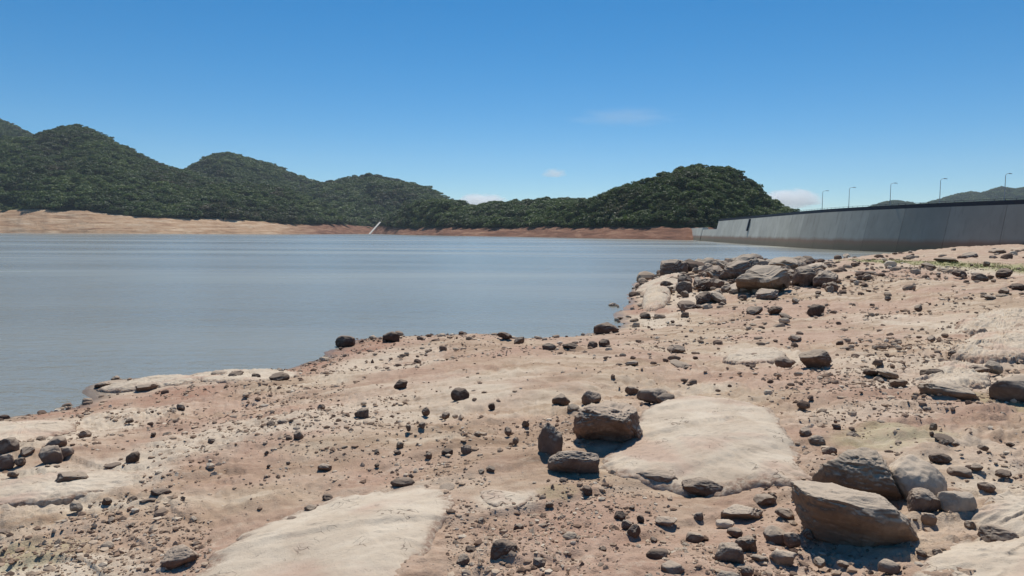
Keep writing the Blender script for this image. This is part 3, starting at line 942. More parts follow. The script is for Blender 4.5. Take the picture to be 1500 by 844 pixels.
def rock_shape(seed, sub, cuts=9, rough=0.06, layers=0.0, round_=0.5, undercut=0.0, box=0.72):
    r = np.random.default_rng(seed)
    V, Fc = ICO[sub]
    V = np.sign(V) * np.abs(V) ** box                     # boxier than a ball: broad top, steep sides
    a = r.random() * 1.57
    c_, s_ = math.cos(a), math.sin(a)
    V = np.column_stack([V[:, 0] * c_ - V[:, 1] * s_, V[:, 0] * s_ + V[:, 1] * c_, V[:, 2]])
    V[:, :2] *= (1 - 0.16 * np.clip(V[:, 2], 0, 1))[:, None]
    rm = np.linalg.norm(V, axis=1).max()
    for k in range(cuts):
        n = r.normal(size=3)
        if k % 3 == 0: n[2] = abs(n[2]) * 1.6 + 0.6
        n /= np.linalg.norm(n)
        d = rm * (0.52 + 0.30 * r.random())
        pr = V @ n - d
        V = V - np.outer(np.clip(pr, 0, None) * (0.96 - 0.12 * round_), n)
    o = r.random(3) * 50
    nr = V / np.maximum(1e-6, np.linalg.norm(V, axis=1))[:, None]
    disp = np.zeros(len(V))
    lim = 2.3 ** sub
    for f_, am in ((1.5, 1.5), (3.1, 0.9)):
        disp += am * vnoise3(V * f_ + o, seed)
    for f_, am in ((4.3, 0.9), (9, 0.6), (18, 0.38), (36, 0.24)):
        if f_ > lim: break
        q = vnoise3(V * np.array([1, 1, 1.7]) * f_ + o, seed + 1)
        disp += am * (0.6 - 1.6 * np.abs(q))               # ridged: sharp crests, pits between
    V = V + nr * (disp * rough)[:, None]
    if layers > 0:
        s = V[:, 2] * 5 + 0.7 * vnoise3(V * 2 + o, seed + 5)
        l = s - np.floor(s)
        V[:, :2] *= (1 + layers * (sstep(0.0, 0.25, l) - l))[:, None]
    if undercut > 0:      # the side towards -y hollows out low down
        m = sstep(0.3, -0.6, V[:, 2]) * sstep(-0.1, -0.7, V[:, 1])
        V[:, 1] += undercut * m
    V = V - (V.max(0) + V.min(0)) / 2
    V = V / ((V.max(0) - V.min(0)) / 2)
    return V, Fc

def place_rock(name, px, py, w, h, mat, label, cat='rock', group=None, depth=0.8, sub=4, seed=None, rot=0.0, sink=0.22, tilt=(0, 0), cuts=9, rough=0.06, layers=0.0, undercut=0.0, me=None, dz=0.0, D=None, box=0.66, flat=False):
    """a rock whose visible foot is at photo pixel (px, py), w by h pixels big there"""
    if D is None: g = hit(px, py)
    else: g = at_depth(px, py, D)
    dist = math.hypot(g[0], g[1])
    wm = w * g[1] / F; hm = h * g[1] / F
    look = (CAM[2] - g[2]) / dist
    dm = wm * depth
    hm = max(hm - dm * look * 0.45, hm * 0.45)        # part of the seen height is its top, seen from above
    full = hm / (1 - sink)
    dirv = np.array([g[0], g[1]]) / dist
    c = np.array([g[0], g[1]]) + dirv * dm * 0.46
    gz = float(np.minimum(ground_h(np.array([c[0]]), np.array([c[1]]), False)[0], g[2] + 0.25 * hm)) if D is None else g[2]
    seed = seed if seed is not None else int(abs(px * 7 + py * 131)) % 9973
    if me is None:
        V, Fc = rock_shape(seed, sub, cuts, rough, layers, 0.5, undercut, box)
        V = V * np.array([wm / 2, dm / 2, full / 2])
        me = mesh_from(name, V, [Fc], smooth=not flat)
        o = obj(name, me, M[mat])
    else:
        o = obj(name, me)
        o.scale = (wm / 2, dm / 2, full / 2)
    zc = min(gz, g[2] + 0.1 * hm) - sink * full + full / 2 + dz
    o.location = (c[0], c[1], zc)
    o.rotation_euler = (math.radians(tilt[0]), math.radians(tilt[1]), -math.atan2(dirv[0], dirv[1]) + math.radians(rot))
    tag(o, label, cat, group)
    return o

def slab(outline, label, h=0.1, name='rock_slab', lip=0.55, nr=40, na=220, seed=1, bump=0.02, tilt=0.0, mat='slab', zmul=1.0):
    P = np.array([hit(x, y)[:2] for x, y in outline])
    c = P.mean(0)
    n = len(P)
    # closed smooth outline
    idx = np.linspace(0, n, na, endpoint=False)
    out = []
    for t in idx:
        i = int(t); f_ = t - i
        p0, p1, p2, p3 = P[(i-1) % n], P[i % n], P[(i+1) % n], P[(i+2) % n]
        out.append(0.5 * ((2*p1) + (-p0+p2)*f_ + (2*p0-5*p1+4*p2-p3)*f_**2 + (-p0+3*p1-3*p2+p3)*f_**3))
    out = np.array(out)
    sz = np.linalg.norm(out - c, axis=1).mean()
    a = np.linspace(0, 6.283, na, endpoint=False)
    jit = 1 + 0.05 * vnoise2(np.cos(a) * 4 + seed, np.sin(a) * 4, seed) + 0.035 * vnoise2(np.cos(a) * 11 + seed, np.sin(a) * 11, seed + 1) + 0.02 * vnoise2(np.cos(a) * 25 + seed, np.sin(a) * 25, seed + 6)
    out = c + (out - c) * jit[:, None]
    ts = np.concatenate([np.linspace(0, 0.9, nr - 12)[1:], np.linspace(0.91, 1.03, 12)])
    V = [np.array([[c[0], c[1], 0]])]; E = [np.array([0.])]; T = [np.array([0.])]
    for t in ts:
        p = c + (out - c) * t
        V.append(np.column_stack([p, np.zeros(na)])); T.append(np.full(na, t))
    V = np.concatenate(V); T = np.concatenate(T)
    g = ground_h(V[:, 0], V[:, 1], False)
    # a smooth plane through the ground under the slab
    A = np.column_stack([V[:, 0], V[:, 1], np.ones(len(V))])
    co, *_ = np.linalg.lstsq(A, g, rcond=None)
    plane = A @ co
    gm = 0.35 * plane + 0.65 * g
    prof = h * (0.75 - 0.3 * T ** 2 + 0.3 * vnoise2(V[:, 0] / (0.55 * sz), V[:, 1] / (0.55 * sz), seed + 9)) * np.sqrt(np.clip(1 - np.clip((T - lip) / (1.0 - lip), 0, 1) ** 3.2, 0, 1))
    x, y = V[:, 0], V[:, 1]
    st = (y - 0.4 * x) / (0.35 * sz) + 0.8 * vnoise2(x / sz * 1.4, y / sz * 1.4, seed + 8); st = st - np.floor(st)
    nz = bump * (0.6 * (sstep(0, .04, st) - st) * sstep(.15, .5, vnoise2(x / sz * 2.6, y / sz * 2.6, seed + 10)) + 0.6 * vnoise2(x / .8, y / .8, seed + 2) + 0.35 * (0.5 - np.abs(vnoise2(x / .3, y / .3, seed + 3)) * 1.4) - 0.7 * np.abs(vnoise2(x / .12, y / .10, seed + 4)) * (0.35 + T ** 2) + 0.3 * vnoise2(x / .05, y / .05, seed + 5) - 0.35 * np.clip(vnoise2(x / .09, y / .07, seed + 12) - .35, 0, 1))
    V[:, 2] = gm + prof + nz - 0.35 * h * sstep(0.985, 1.03, T) - 0.06 * sstep(1.0, 1.03, T)
    j = np.arange(na); j2 = (j + 1) % na
    tri = np.stack([np.zeros(na, int), 1 + j, 1 + j2], -1)
    i = (1 + np.arange(len(ts) - 1) * na)[:, None]
    q = np.stack([i + j, i + na + j, i + na + j2, i + j2], -1).reshape(-1, 4)
    if np.cross(out[1] - out[0], c - out[0]) < 0: q = q[:, ::-1]; tri = tri[:, ::-1]
    me = mesh_from(name, V, [q, tri])
    attr(me, 'edge', sstep(0.86, 0.97, T + 0.05 * vnoise2(x / .25, y / .25, seed + 7)))
    o = obj(name, me, M[mat])
    tag(o, label, 'rock slab')
    return o

# --- bedrock slabs
slab([(882, 690), (884, 672), (905, 655), (925, 625), (940, 602), (985, 590), (1050, 588), (1115, 600), (1150, 625), (1172, 660), (1184, 690), (1175, 712), (1120, 712), (1062, 726), (1005, 722), (930, 704)],
     'large pale smooth rock slab lying right of centre among dark rocks', 0.17, seed=3, bump=0.028)
slab([(268, 870), (318, 815), (352, 790), (420, 760), (500, 729), (560, 719), (620, 717), (658, 725), (669, 745), (652, 772), (628, 805), (606, 838), (588, 875), (430, 900)],
     'large pale flat slab at the bottom edge left of centre', 0.10, seed=5, bump=0.018)
slab([(704, 722), (730, 719), (762, 723), (780, 728), (765, 742), (738, 745), (712, 735)], 'small bright cream patch of rock between the two big slabs', 0.03, seed=8, bump=0.012)
slab([(1335, 850), (1372, 806), (1425, 790), (1500, 778), (1560, 790), (1600, 840), (1540, 890), (1400, 890)], 'pale cracked slab at the bottom right corner', 0.09, seed=9, bump=0.03)
slab([(1420, 760), (1440, 738), (1500, 726), (1570, 735), (1590, 775), (1520, 800), (1455, 790)], 'rough tan ledge at the right edge above the corner slab', 0.13, seed=10, bump=0.045)
slab([(148, 575), (150, 566), (180, 560), (230, 555), (285, 552), (282, 562), (235, 567), (195, 574)], 'long pale slab at the left waterline', 0.13, seed=11, bump=0.04)
slab([(270, 555), (300, 545), (350, 541), (420, 543), (440, 548), (395, 557), (330, 560)], 'low cream ledge at the water edge beside the red earth', 0.10, seed=12, bump=0.05)
slab([(-40, 650), (-30, 624), (40, 617), (100, 620), (110, 632), (60, 645), (10, 655)], 'pale flat rock at the left edge near the water', 0.12, seed=13, bump=0.03)
slab([(-40, 735), (-40, 705), (60, 694), (150, 690), (215, 698), (200, 712), (120, 728), (40, 738)], 'wide worn pale slab at the left edge below dark stones', 0.07, seed=14, bump=0.03)
slab([(930, 432), (945, 418), (985, 405), (1010, 407), (1000, 420), (960, 432)], 'pale sloping slab under the dark rock at the tip of the point', 0.5, seed=15, bump=0.1)
slab([(940, 452), (945, 430), (968, 424), (982, 430), (978, 446), (955, 455)], 'rounded cream rock at the left foot of the heap', 0.8, seed=16, bump=0.08)
slab([(1060, 522), (1090, 512), (1140, 512), (1150, 522), (1110, 530), (1075, 530)], 'flat pale rock patch in the middle of the right shore', 0.12, seed=17, bump=0.04)
slab([(1340, 560), (1350, 548), (1400, 536), (1440, 540), (1450, 556), (1440, 568), (1390, 572)], 'layered tan ledge behind the long flat dark-edged slab', 0.12, seed=18, bump=0.08)
slab([(1395, 520), (1400, 505), (1450, 490), (1510, 480), (1540, 500), (1520, 525), (1440, 528)], 'broad pale layered ledge at the right edge, halfway up the shore', 0.12, seed=19, bump=0.09)
slab([(1400, 485), (1420, 470), (1480, 455), (1540, 458), (1530, 478), (1460, 488)], 'upper pale layered ledge at the right edge', 0.15, seed=20, bump=0.12)

# --- boulders, one by one
BR = [
 ('boulder', 1252, 812, 198, 98, 'tan', 'big tan boulder with flat lit top at lower right', dict(depth=0.75, sub=6, seed=12, rot=14, tilt=(-6, 6), cuts=10, rough=0.04, sink=0.22, undercut=.3)),
 ('boulder', 1258, 742, 142, 92, 'tan', 'rounded brownish boulder just behind the big tan boulder', dict(depth=0.75, sub=6, seed=33, rot=8, tilt=(-4, 6), rough=0.05, undercut=.25)),
 ('boulder', 1334, 738, 96, 76, 'pale', 'pale boulder to the right behind the brownish boulder', dict(depth=1.1, sub=5, seed=47, rough=0.045, sink=0.3, tilt=(-3, 5), cuts=4, box=0.95)),
 ('rock', 1352, 752, 46, 38, 'grey', 'small grey angular rock between pale boulder and white-topped stone', dict(sub=5, seed=51, cuts=12)),
 ('rock', 1400, 752, 54, 34, 'pale', 'smooth oval stone with whitish top, right of the boulders', dict(sub=5, seed=61, cuts=4, rough=0.03, depth=0.7)),
 ('boulder', 888, 654, 106, 74, 'brown', 'wedge-shaped rock with deep dark overhang at the slab corner', dict(depth=0.9, sub=6, seed=71, rot=-16, tilt=(3, -12), cuts=10, rough=0.06, undercut=0.6)),
 ('rock', 806, 670, 38, 54, 'grey', 'upright dark rock standing left of the overhang rock', dict(depth=0.9, sub=5, seed=81, cuts=12)),
 ('boulder', 840, 699, 84, 44, 'grey', 'angular grey-purple rock in front of the upright rock', dict(depth=0.6, sub=6, seed=91, cuts=14, rot=-8, tilt=(0, -5), rough=0.05, undercut=.25)),
 ('rock', 1030, 728, 66, 30, 'brown', 'dark rough knob at the front edge of the big pale slab', dict(depth=0.6, sub=5, seed=95)),
 ('rock', 960, 712, 70, 22, 'brown', 'brown crumbly rim along the front of the big pale slab', dict(depth=0.5, sub=5, seed=96)),
 ('boulder', 1490, 592, 74, 44, 'grey', 'dark blocky boulder at the right edge', dict(depth=0.7, sub=5, seed=101, cuts=8, rough=0.04, undercut=.2)),
 ('rock', 1390, 588, 88, 26, 'tan', 'long flat slab with dark shaded front edge on the right', dict(depth=0.5, sub=5, seed=111, rot=-3, tilt=(0, 3), cuts=10, undercut=.3)),
 ('rock', 1193, 539, 46, 26, 'brown', 'dark rock with small stones at its foot, middle right', dict(sub=5, seed=121, undercut=.25)),
 ('rock', 1148, 536, 26, 15, 'brown', 'small rock just left of the dark rock at middle right', dict(sub=4, seed=131)),
 ('rock', 888, 489, 38, 17, 'dark', 'dark flat-topped rock alone at the head of the small bay', dict(sub=5, seed=141, depth=.6)),
 ('rock', 1195, 462, 25, 17, 'dark', 'square dark stone alone on bare ground below the heap', dict(sub=4, seed=151, cuts=5)),
 ('rock', 573, 501, 26, 16, 'dark', 'dark rock at the waterline, right one of two', dict(sub=4, seed=161)),
 ('rock', 506, 507, 30, 16, 'dark', 'dark rock at the waterline on the corner of the shore', dict(sub=4, seed=171)),
 ('rock', 738, 826, 42, 38, 'dark', 'black pyramid-shaped stone at the bottom centre', dict(sub=5, seed=181, cuts=12)),
 ('rock', 1068, 830, 44, 38, 'grey', 'two-tone stone with light top and black side, bottom right of centre', dict(sub=5, seed=191, cuts=8, undercut=.3)),
 ('rock', 1092, 812, 34, 30, 'brown', 'dark rounded stone leaning behind the two-tone stone', dict(sub=5, seed=192)),
 ('rock', 1066, 862, 40, 26, 'pale', 'cream stone cut off by the bottom edge', dict(sub=5, seed=193)),
 ('rock', 1076, 788, 24, 16, 'brown', 'small brown stone above the dark rounded stone', dict(sub=4, seed=194)),
 ('rock', 1062, 774, 28, 13, 'pale', 'little pale stone above the pile of dark stones', dict(sub=4, seed=195)),
 ('rock', 1086, 764, 62, 26, 'tan', 'low tan rock with dark lower side below the big pale slab', dict(sub=5, seed=196, depth=.7, undercut=.3)),
 ('rock', 1018, 798, 28, 21, 'brown', 'brown stone on the gravel left of the two-tone stone', dict(sub=4, seed=197)),
 ('rock', 962, 822, 33, 21, 'dark', 'black stone on gravel near the bottom edge', dict(sub=4, seed=198, cuts=6)),
 ('rock', 985, 843, 36, 20, 'brown', 'brown stone touching the bottom edge below the black stone', dict(sub=4, seed=199)),
 ('rock', 1135, 795, 36, 25, 'grey', 'grey broken stone at the left end of the big tan boulder', dict(sub=4, seed=201)),
 ('rock', 1160, 800, 26, 22, 'brown', 'small round stone wedged beside the big tan boulder', dict(sub=4, seed=202)),
 ('rock', 1147, 832, 38, 26, 'tan', 'tan round stone with dark foot, left below the big boulder', dict(sub=4, seed=203)),
 ('rock', 1112, 824, 27, 13, 'tan', 'flat tan stone right of the two-tone stone', dict(sub=4, seed=204)),
 ('rock', 975, 772, 33, 14, 'brown', 'long low brown stone on open gravel', dict(sub=4, seed=205)),
 ('rock', 1302, 842, 32, 22, 'grey', 'grey stone at the bottom edge below the big tan boulder', dict(sub=4, seed=206)),
 ('rock', 1360, 770, 22, 18, 'tan', 'small knobbly stone at the right end of the big tan boulder', dict(sub=4, seed=207)),
 ('rock', 1405, 700, 34, 17, 'brown', 'dark stone half sunk in the ground right of the pale boulder', dict(sub=4, seed=208)),
 ('rock', 1462, 802, 56, 34, 'brown', 'rough brown rock on the ledge at the right edge', dict(sub=5, seed=209)),
 ('rock', 955, 588, 46, 22, 'grey', 'grey rough rock at the top edge of the big pale slab', dict(sub=4, seed=210)),
 ('rock', 975, 592, 30, 18, 'brown', 'brown rock next to the grey rough rock above the slab', dict(sub=4, seed=211)),
 ('rock', 866, 592, 30, 22, 'brown', 'brown rock behind the overhang rock', dict(sub=4, seed=212)),
 ('rock', 822, 594, 28, 18, 'brown', 'dark rock at the upper left of the rock cluster', dict(sub=4, seed=213)),
 ('rock', 105, 713, 46, 24, 'brown', 'arched brown rock lying on the left pale slab', dict(sub=5, seed=214, undercut=.2)),
 ('rock', 75, 680, 32, 28, 'grey', 'round grey stone in the stone group at the left edge', dict(sub=4, seed=215)),
 ('rock', 96, 672, 24, 18, 'grey', 'grey stone right of the round grey stone at left', dict(sub=4, seed=216)),
 ('rock', 82, 658, 30, 20, 'brown', 'brown stone behind the round grey stone at left', dict(sub=4, seed=217)),
 ('rock', 8, 686, 24, 22, 'grey', 'grey stone cut by the left edge', dict(sub=4, seed=218)),
 ('rock', 12, 665, 30, 26, 'grey', 'dark stone heap piece by the left edge', dict(sub=4, seed=219)),
 ('rock', 195, 679, 20, 18, 'dark', 'single black round stone left of centre of the left shore', dict(sub=4, seed=220)),
 ('rock', 237, 729, 30, 13, 'dark', 'flat black stone with light top on the lower left earth', dict(sub=4, seed=221, undercut=.3)),
 ('rock', 590, 716, 38, 18, 'dark', 'black low stone at the top edge of the bottom slab', dict(sub=4, seed=222)),
 ('rock', 265, 834, 54, 34, 'brown', 'red-brown crumbling lump at lower left beside the bottom slab', dict(sub=5, seed=223)),
 ('rock', 674, 586, 28, 19, 'dark', 'long dark stone on pale ground above centre', dict(sub=4, seed=224)),
 ('rock', 587, 567, 21, 12, 'dark', 'dark stone on pale ground left of the long dark stone', dict(sub=4, seed=225)),
]
for nme, px, py, w, h, mt, lb, kw in BR:
    place_rock(nme, px, py, w, h, mt, lb, cat='boulder' if nme == 'boulder' else 'rock', **kw)

# --- the heap of rocks on the point
HEAP = [
 (986, 405, 38, 27, 'grey', 'dark purple block at the tip of the rock heap, by the water', dict(cuts=12)),
 (1014, 397, 24, 15, 'dark', 'dark rock just right of the purple block on the heap', {}),
 (1118, 434, 70, 42, 'tan', 'biggest boulder of the heap with dark hollow beneath', dict(undercut=1.1, depth=.9, layers=.1, tilt=(12, -6), cuts=10)),
 (1124, 438, 30, 14, 'grey', 'rounded grey stone in the hollow under the biggest heap boulder', {}),
 (1078, 410, 44, 30, 'grey', 'slanting purple-grey rock left of the biggest heap boulder', dict(undercut=.4)),
 (1090, 398, 40, 22, 'tan', 'light slanting slab on top of the heap', dict(undercut=.4)),
 (1178, 420, 34, 30, 'grey', 'light-topped block on the right part of the heap', dict(undercut=.4)),
 (1207, 420, 36, 24, 'grey', 'jagged dark rock at the right end of the heap', dict(undercut=.4, cuts=14)),
 (1148, 394, 46, 16, 'tan', 'flat tan plate across the top of the heap', dict(undercut=.4)),
 (1168, 388, 28, 12, 'brown', 'brown plate behind the flat tan plate', {}),
 (1182, 387, 22, 10, 'dark', 'dark stone at the back right of the heap', {}),
 (1122, 381, 30, 11, 'tan', 'topmost slanting slab of the heap', dict(tilt=(0, -14))),
 (1104, 384, 24, 12, 'grey', 'grey stone near the top of the heap', {}),
 (1048, 410, 30, 18, 'brown', 'brown rock in the middle left of the heap', {}),
 (1030, 446, 24, 17, 'dark', 'dark hollow rock at the front foot of the heap', {}),
 (1050, 444, 30, 14, 'tan', 'arched tan rock at the front foot of the heap', dict(undercut=.4)),
 (1008, 454, 26, 12, 'dark', 'pair-like dark stone at the lower left of the heap', {}),
 (1035, 424, 26, 16, 'brown', 'tilted brown slab inside the left of the heap', dict(tilt=(0, -20))),
 (1082, 430, 24, 12, 'pale', 'small bright stone left of the dark hollow', {}),
 (1135, 459, 20, 11, 'dark', 'dark stone below the heap, right of its middle', {}),
 (1105, 460, 22, 10, 'brown', 'brown stone below the biggest heap boulder', {}),
 (1150, 467, 18, 7, 'brown', 'flat brown stone lowest under the heap', {}),
 (945, 467, 15, 9, 'dark', 'dark stone left below the heap near the bay', {}),
 (1060, 396, 26, 14, 'tan', 'tan rock on the back left of the heap', {}),
 (1190, 402, 40, 14, 'tan', 'long low rock on the right shoulder of the heap', {}),
]
for k, (px, py, w, h, mt, lb, kw) in enumerate(HEAP):
    kw = dict(dict(tilt=(random.uniform(8, 28), random.uniform(-18, 18)), rot=random.uniform(-30, 30), cuts=22, depth=1.0, box=0.45, rough=0.07, undercut=0.4, flat=True), **kw)
    place_rock('rock', px, py, w * 1.12, h, mt, lb, sub=4, seed=300 + k, group='rocks of the heap on the point', **kw)

# shared small shapes
SMALL = {}
for mt in ('tan', 'brown', 'dark', 'grey', 'pale'):
    SMALL[mt] = []
    for i in range(7):
        V, Fc = rock_shape(500 + i * 13 + len(mt), 3, 10, 0.075, 0, 0.3, 0.15 if i % 2 else 0)
        me = mesh_from('stone', V, [Fc], smooth=False); me.materials.append(M[mt])
        SMALL[mt].append(me)
def small(px, py, w, h, mt, label, group, rot=None, sink=0.22, depth=None):
    return place_rock('stone', px, py, w, h, mt, label, cat='stone', group=group, me=random.choice(SMALL[mt]), rot=random.uniform(-180, 180) if rot is None else rot,
                      sink=sink, depth=depth if depth else random.uniform(0.7, 1.0), tilt=(random.uniform(-15, 15), random.uniform(-15, 15)))
MARKS = [(1252,770,'big tan boulder'),(890,622,'overhang rock'),(1030,650,'big pale slab'),(480,780,'bottom slab'),(740,732,'small cream patch'),(1490,572,'dark boulder at the right edge'),(1390,578,'long flat dark-edged slab'),
 (1193,530,'dark rock at middle right'),(888,482,'flat-topped rock at the bay head'),(1195,455,'lone square stone'),(540,500,'two waterline rocks'),(215,563,'long slab at the left waterline'),(355,550,'low cream ledge'),(75,668,'grey stone group at the left edge'),
 (100,708,'worn slab at the left edge'),(738,808,'black pyramid stone'),(1068,815,'two-tone stone'),(674,577,'long dark stone'),(1105,520,'flat pale patch on the right shore'),(1450,508,'broad layered ledge'),(265,820,'red-brown lump'),(590,708,'black low stone'),
 (1118,415,'biggest boulder of the heap'),(985,395,'purple block of the heap'),(1178,410,'light-topped block of the heap'),(1050,400,'brown rock of the heap'),(1462,392,'grass patch'),(1465,768,'rough ledge at the right edge'),(1400,740,'white-topped stone'),(840,685,'grey-purple angular rock')]
STONES = []
def note(o, px, py, w, mt):
    best = min(MARKS, key=lambda m: math.hypot(px - m[0], 1.9 * (py - m[1])))
    dx, dy = px - best[0], 1.9 * (py - best[1])
    way = ('right of' if dx > 0 else 'left of') if abs(dx) > abs(dy) else ('below' if dy > 0 else 'above')
    size = 'tiny' if w < 8 else 'small' if w < 14 else 'mid-sized' if w < 22 else 'larger'
    colour = dict(tan='tan', brown='brown', dark='blackish', grey='grey', pale='pale')[mt]
    STONES.append((o, f"{size} {colour} stone", f"{way} the {best[2]}", math.hypot(dx, dy)))
def name_stones():
    from collections import defaultdict
    G = defaultdict(list)
    for st in STONES: G[(st[1], st[2])].append(st)
    for (a, b), L in G.items():
        L.sort(key=lambda st: st[3])
        for i, st in enumerate(L):
            n = ['', 'second ', 'third ', 'fourth ', 'fifth ', 'sixth ', 'seventh ', 'eighth ', 'ninth ', 'tenth '][min(i, 9)]
            t = f"{a} lying {b}" if len(L) == 1 else (f"nearest {a} {b}" if i == 0 else f"{n}nearest {a} {b}")
            st[0]['label'] = t
# filling of the heap
rr = random.Random(5)
for k in range(78):
    px = rr.gauss(1075, 62); 
    if not 925 < px < 1225: continue
    top = np.interp(px, [920, 975, 1040, 1110, 1180, 1230], [428, 398, 388, 378, 388, 402])
    py = top + 6 + abs(rr.gauss(0, 26))
    if py > np.interp(px, [920, 1000, 1130, 1230], [452, 458, 452, 432]): continue
    w = rr.choice((8, 10, 12, 15, 18, 22)) * rr.uniform(.8, 1.2)
    mt = rr.choices(('tan', 'brown', 'dark', 'grey', 'pale'), (4, 3, 2, 3, 1))[0]
    note(small(px, py, w, w * rr.uniform(.4, .75), mt, 'stone', 'small stones in the rock heap'), px, py, w, mt)

ST = [(530,615,20,15),(437,645,15,13),(397,628,14,10),(415,624,18,10),(432,622,12,8),(624,610,12,11),(618,628,9,8),(598,632,10,8),(653,613,12,8),(586,656,11,8),(552,665,9,6),(582,667,11,6),(628,673,12,10),(655,668,16,9),(683,666,15,12),(744,637,11,11),(755,650,12,9),(770,625,10,8),(475,691,20,10),(718,693,15,8),(705,695,12,6),(655,719,22,6),(165,687,22,7),(248,736,20,7),(215,739,24,7),(194,738,13,9),(157,741,13,10),(112,749,18,11),(30,682,15,10),(125,641,16,10),(193,774,12,7),(163,769,14,10),(5,787,20,9),(678,829,18,15),(760,779,15,10),(835,791,22,10),(883,809,10,8),(860,728,20,13),(826,709,14,8),(908,763,16,13),(918,775,16,12),(928,788,20,16),(938,766,10,10),(1006,805,16,8),(1023,764,14,10),(1095,850,18,18),(925,577,20,10),(840,603,18,8),(852,606,12,7),(1275,551,20,8),(1300,554,30,10),(1315,567,24,10),(1290,561,10,5),(1165,501,16,8),(1430,549,40,14),(1455,546,25,14),(1400,543,22,10),(1365,554,30,12),(152,569,25,8),(170,557,15,6),(215,573,28,10),(345,553,20,8),(375,556,12,8),(410,557,30,10),(320,549,20,6),(740,496,22,8),(760,503,16,8),(805,514,22,10),(835,512,24,8),(868,511,16,9),(885,509,20,10),(990,517,24,10),(925,536,18,6),(995,536,28,6),(1000,457,9,10),(898,449,14,6),(860,461,9,5),(720,600,10,8),(700,640,10,7),(505,660,9,6),(352,640,9,6),(310,650,10,7),(265,600,12,7),(225,640,10,6),(190,620,10,6),(245,640,12,7),(60,650,16,10),(40,668,20,12),(20,700,16,8),(480,735,14,9),(455,752,18,10),(430,765,22,9),(395,780,18,9),(705,770,12,9),(725,790,10,7),(690,812,16,11),(668,802,12,8),(790,835,22,16),(880,835,14,9),(805,745,12,7),(1195,655,24,14),(1215,668,20,12),(1180,640,22,12),(1250,645,18,10),(1225,630,16,8),(1290,625,12,7),(1365,640,9,7),(1383,646,26,6),(1382,654,13,8),(1470,612,10,7),(1432,614,8,6),(1367,630,9,9),(1400,655,10,6),(1440,660,14,7),(1480,655,12,6),(1340,690,20,10),(1375,680,26,14),(1430,690,16,9),(1470,700,20,10),(1445,720,22,12),(1190,720,26,12),(1170,735,22,14),(1120,742,30,14),(1150,760,26,14),(1185,790,18,14),(1200,830,22,12),(1235,832,16,9),(1350,815,14,8),(1420,775,14,9),(1405,405,18,8),(1435,412,20,10),(1470,430,16,7),(1385,385,30,7),(1360,393,20,6),(1300,440,9,6),(1270,410,12,6),(1345,455,14,7),(1365,500,12,7),(1395,520,12,6),(1230,505,10,5),(1470,405,22,8),(1490,425,18,8),(1450,440,16,6),(1240,376,14,5),(1420,378,22,7),(1460,372,26,6),(1445,390,10,6)]
for (px, py, w, h) in ST:
    mt = random.choices(('brown', 'dark', 'grey', 'tan', 'pale'), (5, 5, 2, 2, .6))[0]
    note(small(px, py, w * 1.1, h * 1.2, mt, 'stone', 'loose stones on the shore'), px, py, w, mt)
# strewn little stones
cnt = 0
while cnt < 62:
    px = random.uniform(-20, 1520); py = 500 + 370 * random.random() ** 0.9
    if 300 < px < 660 and py > 715: continue
    if 890 < px < 1180 and 590 < py < 720: continue
    if vnoise2(np.array([px / 130.]), np.array([py / 60.]), 77)[0] < random.uniform(-0.6, 0.35): continue
    g = hit(px, py)
    if g[2] < 0.05: continue
    w = random.choice((5, 6, 7, 8, 10, 12)) * random.uniform(.8, 1.2) * (0.7 + (py - 480) / 600)
    mt = random.choices(('brown', 'dark', 'grey', 'tan', 'pale'), (5, 3, 2, 4, 1))[0]
    note(small(px, py, w, w * random.uniform(.55, .85), mt, 'stone', 'loose stones on the shore'), px, py, w, mt)
    cnt += 1
name_stones()

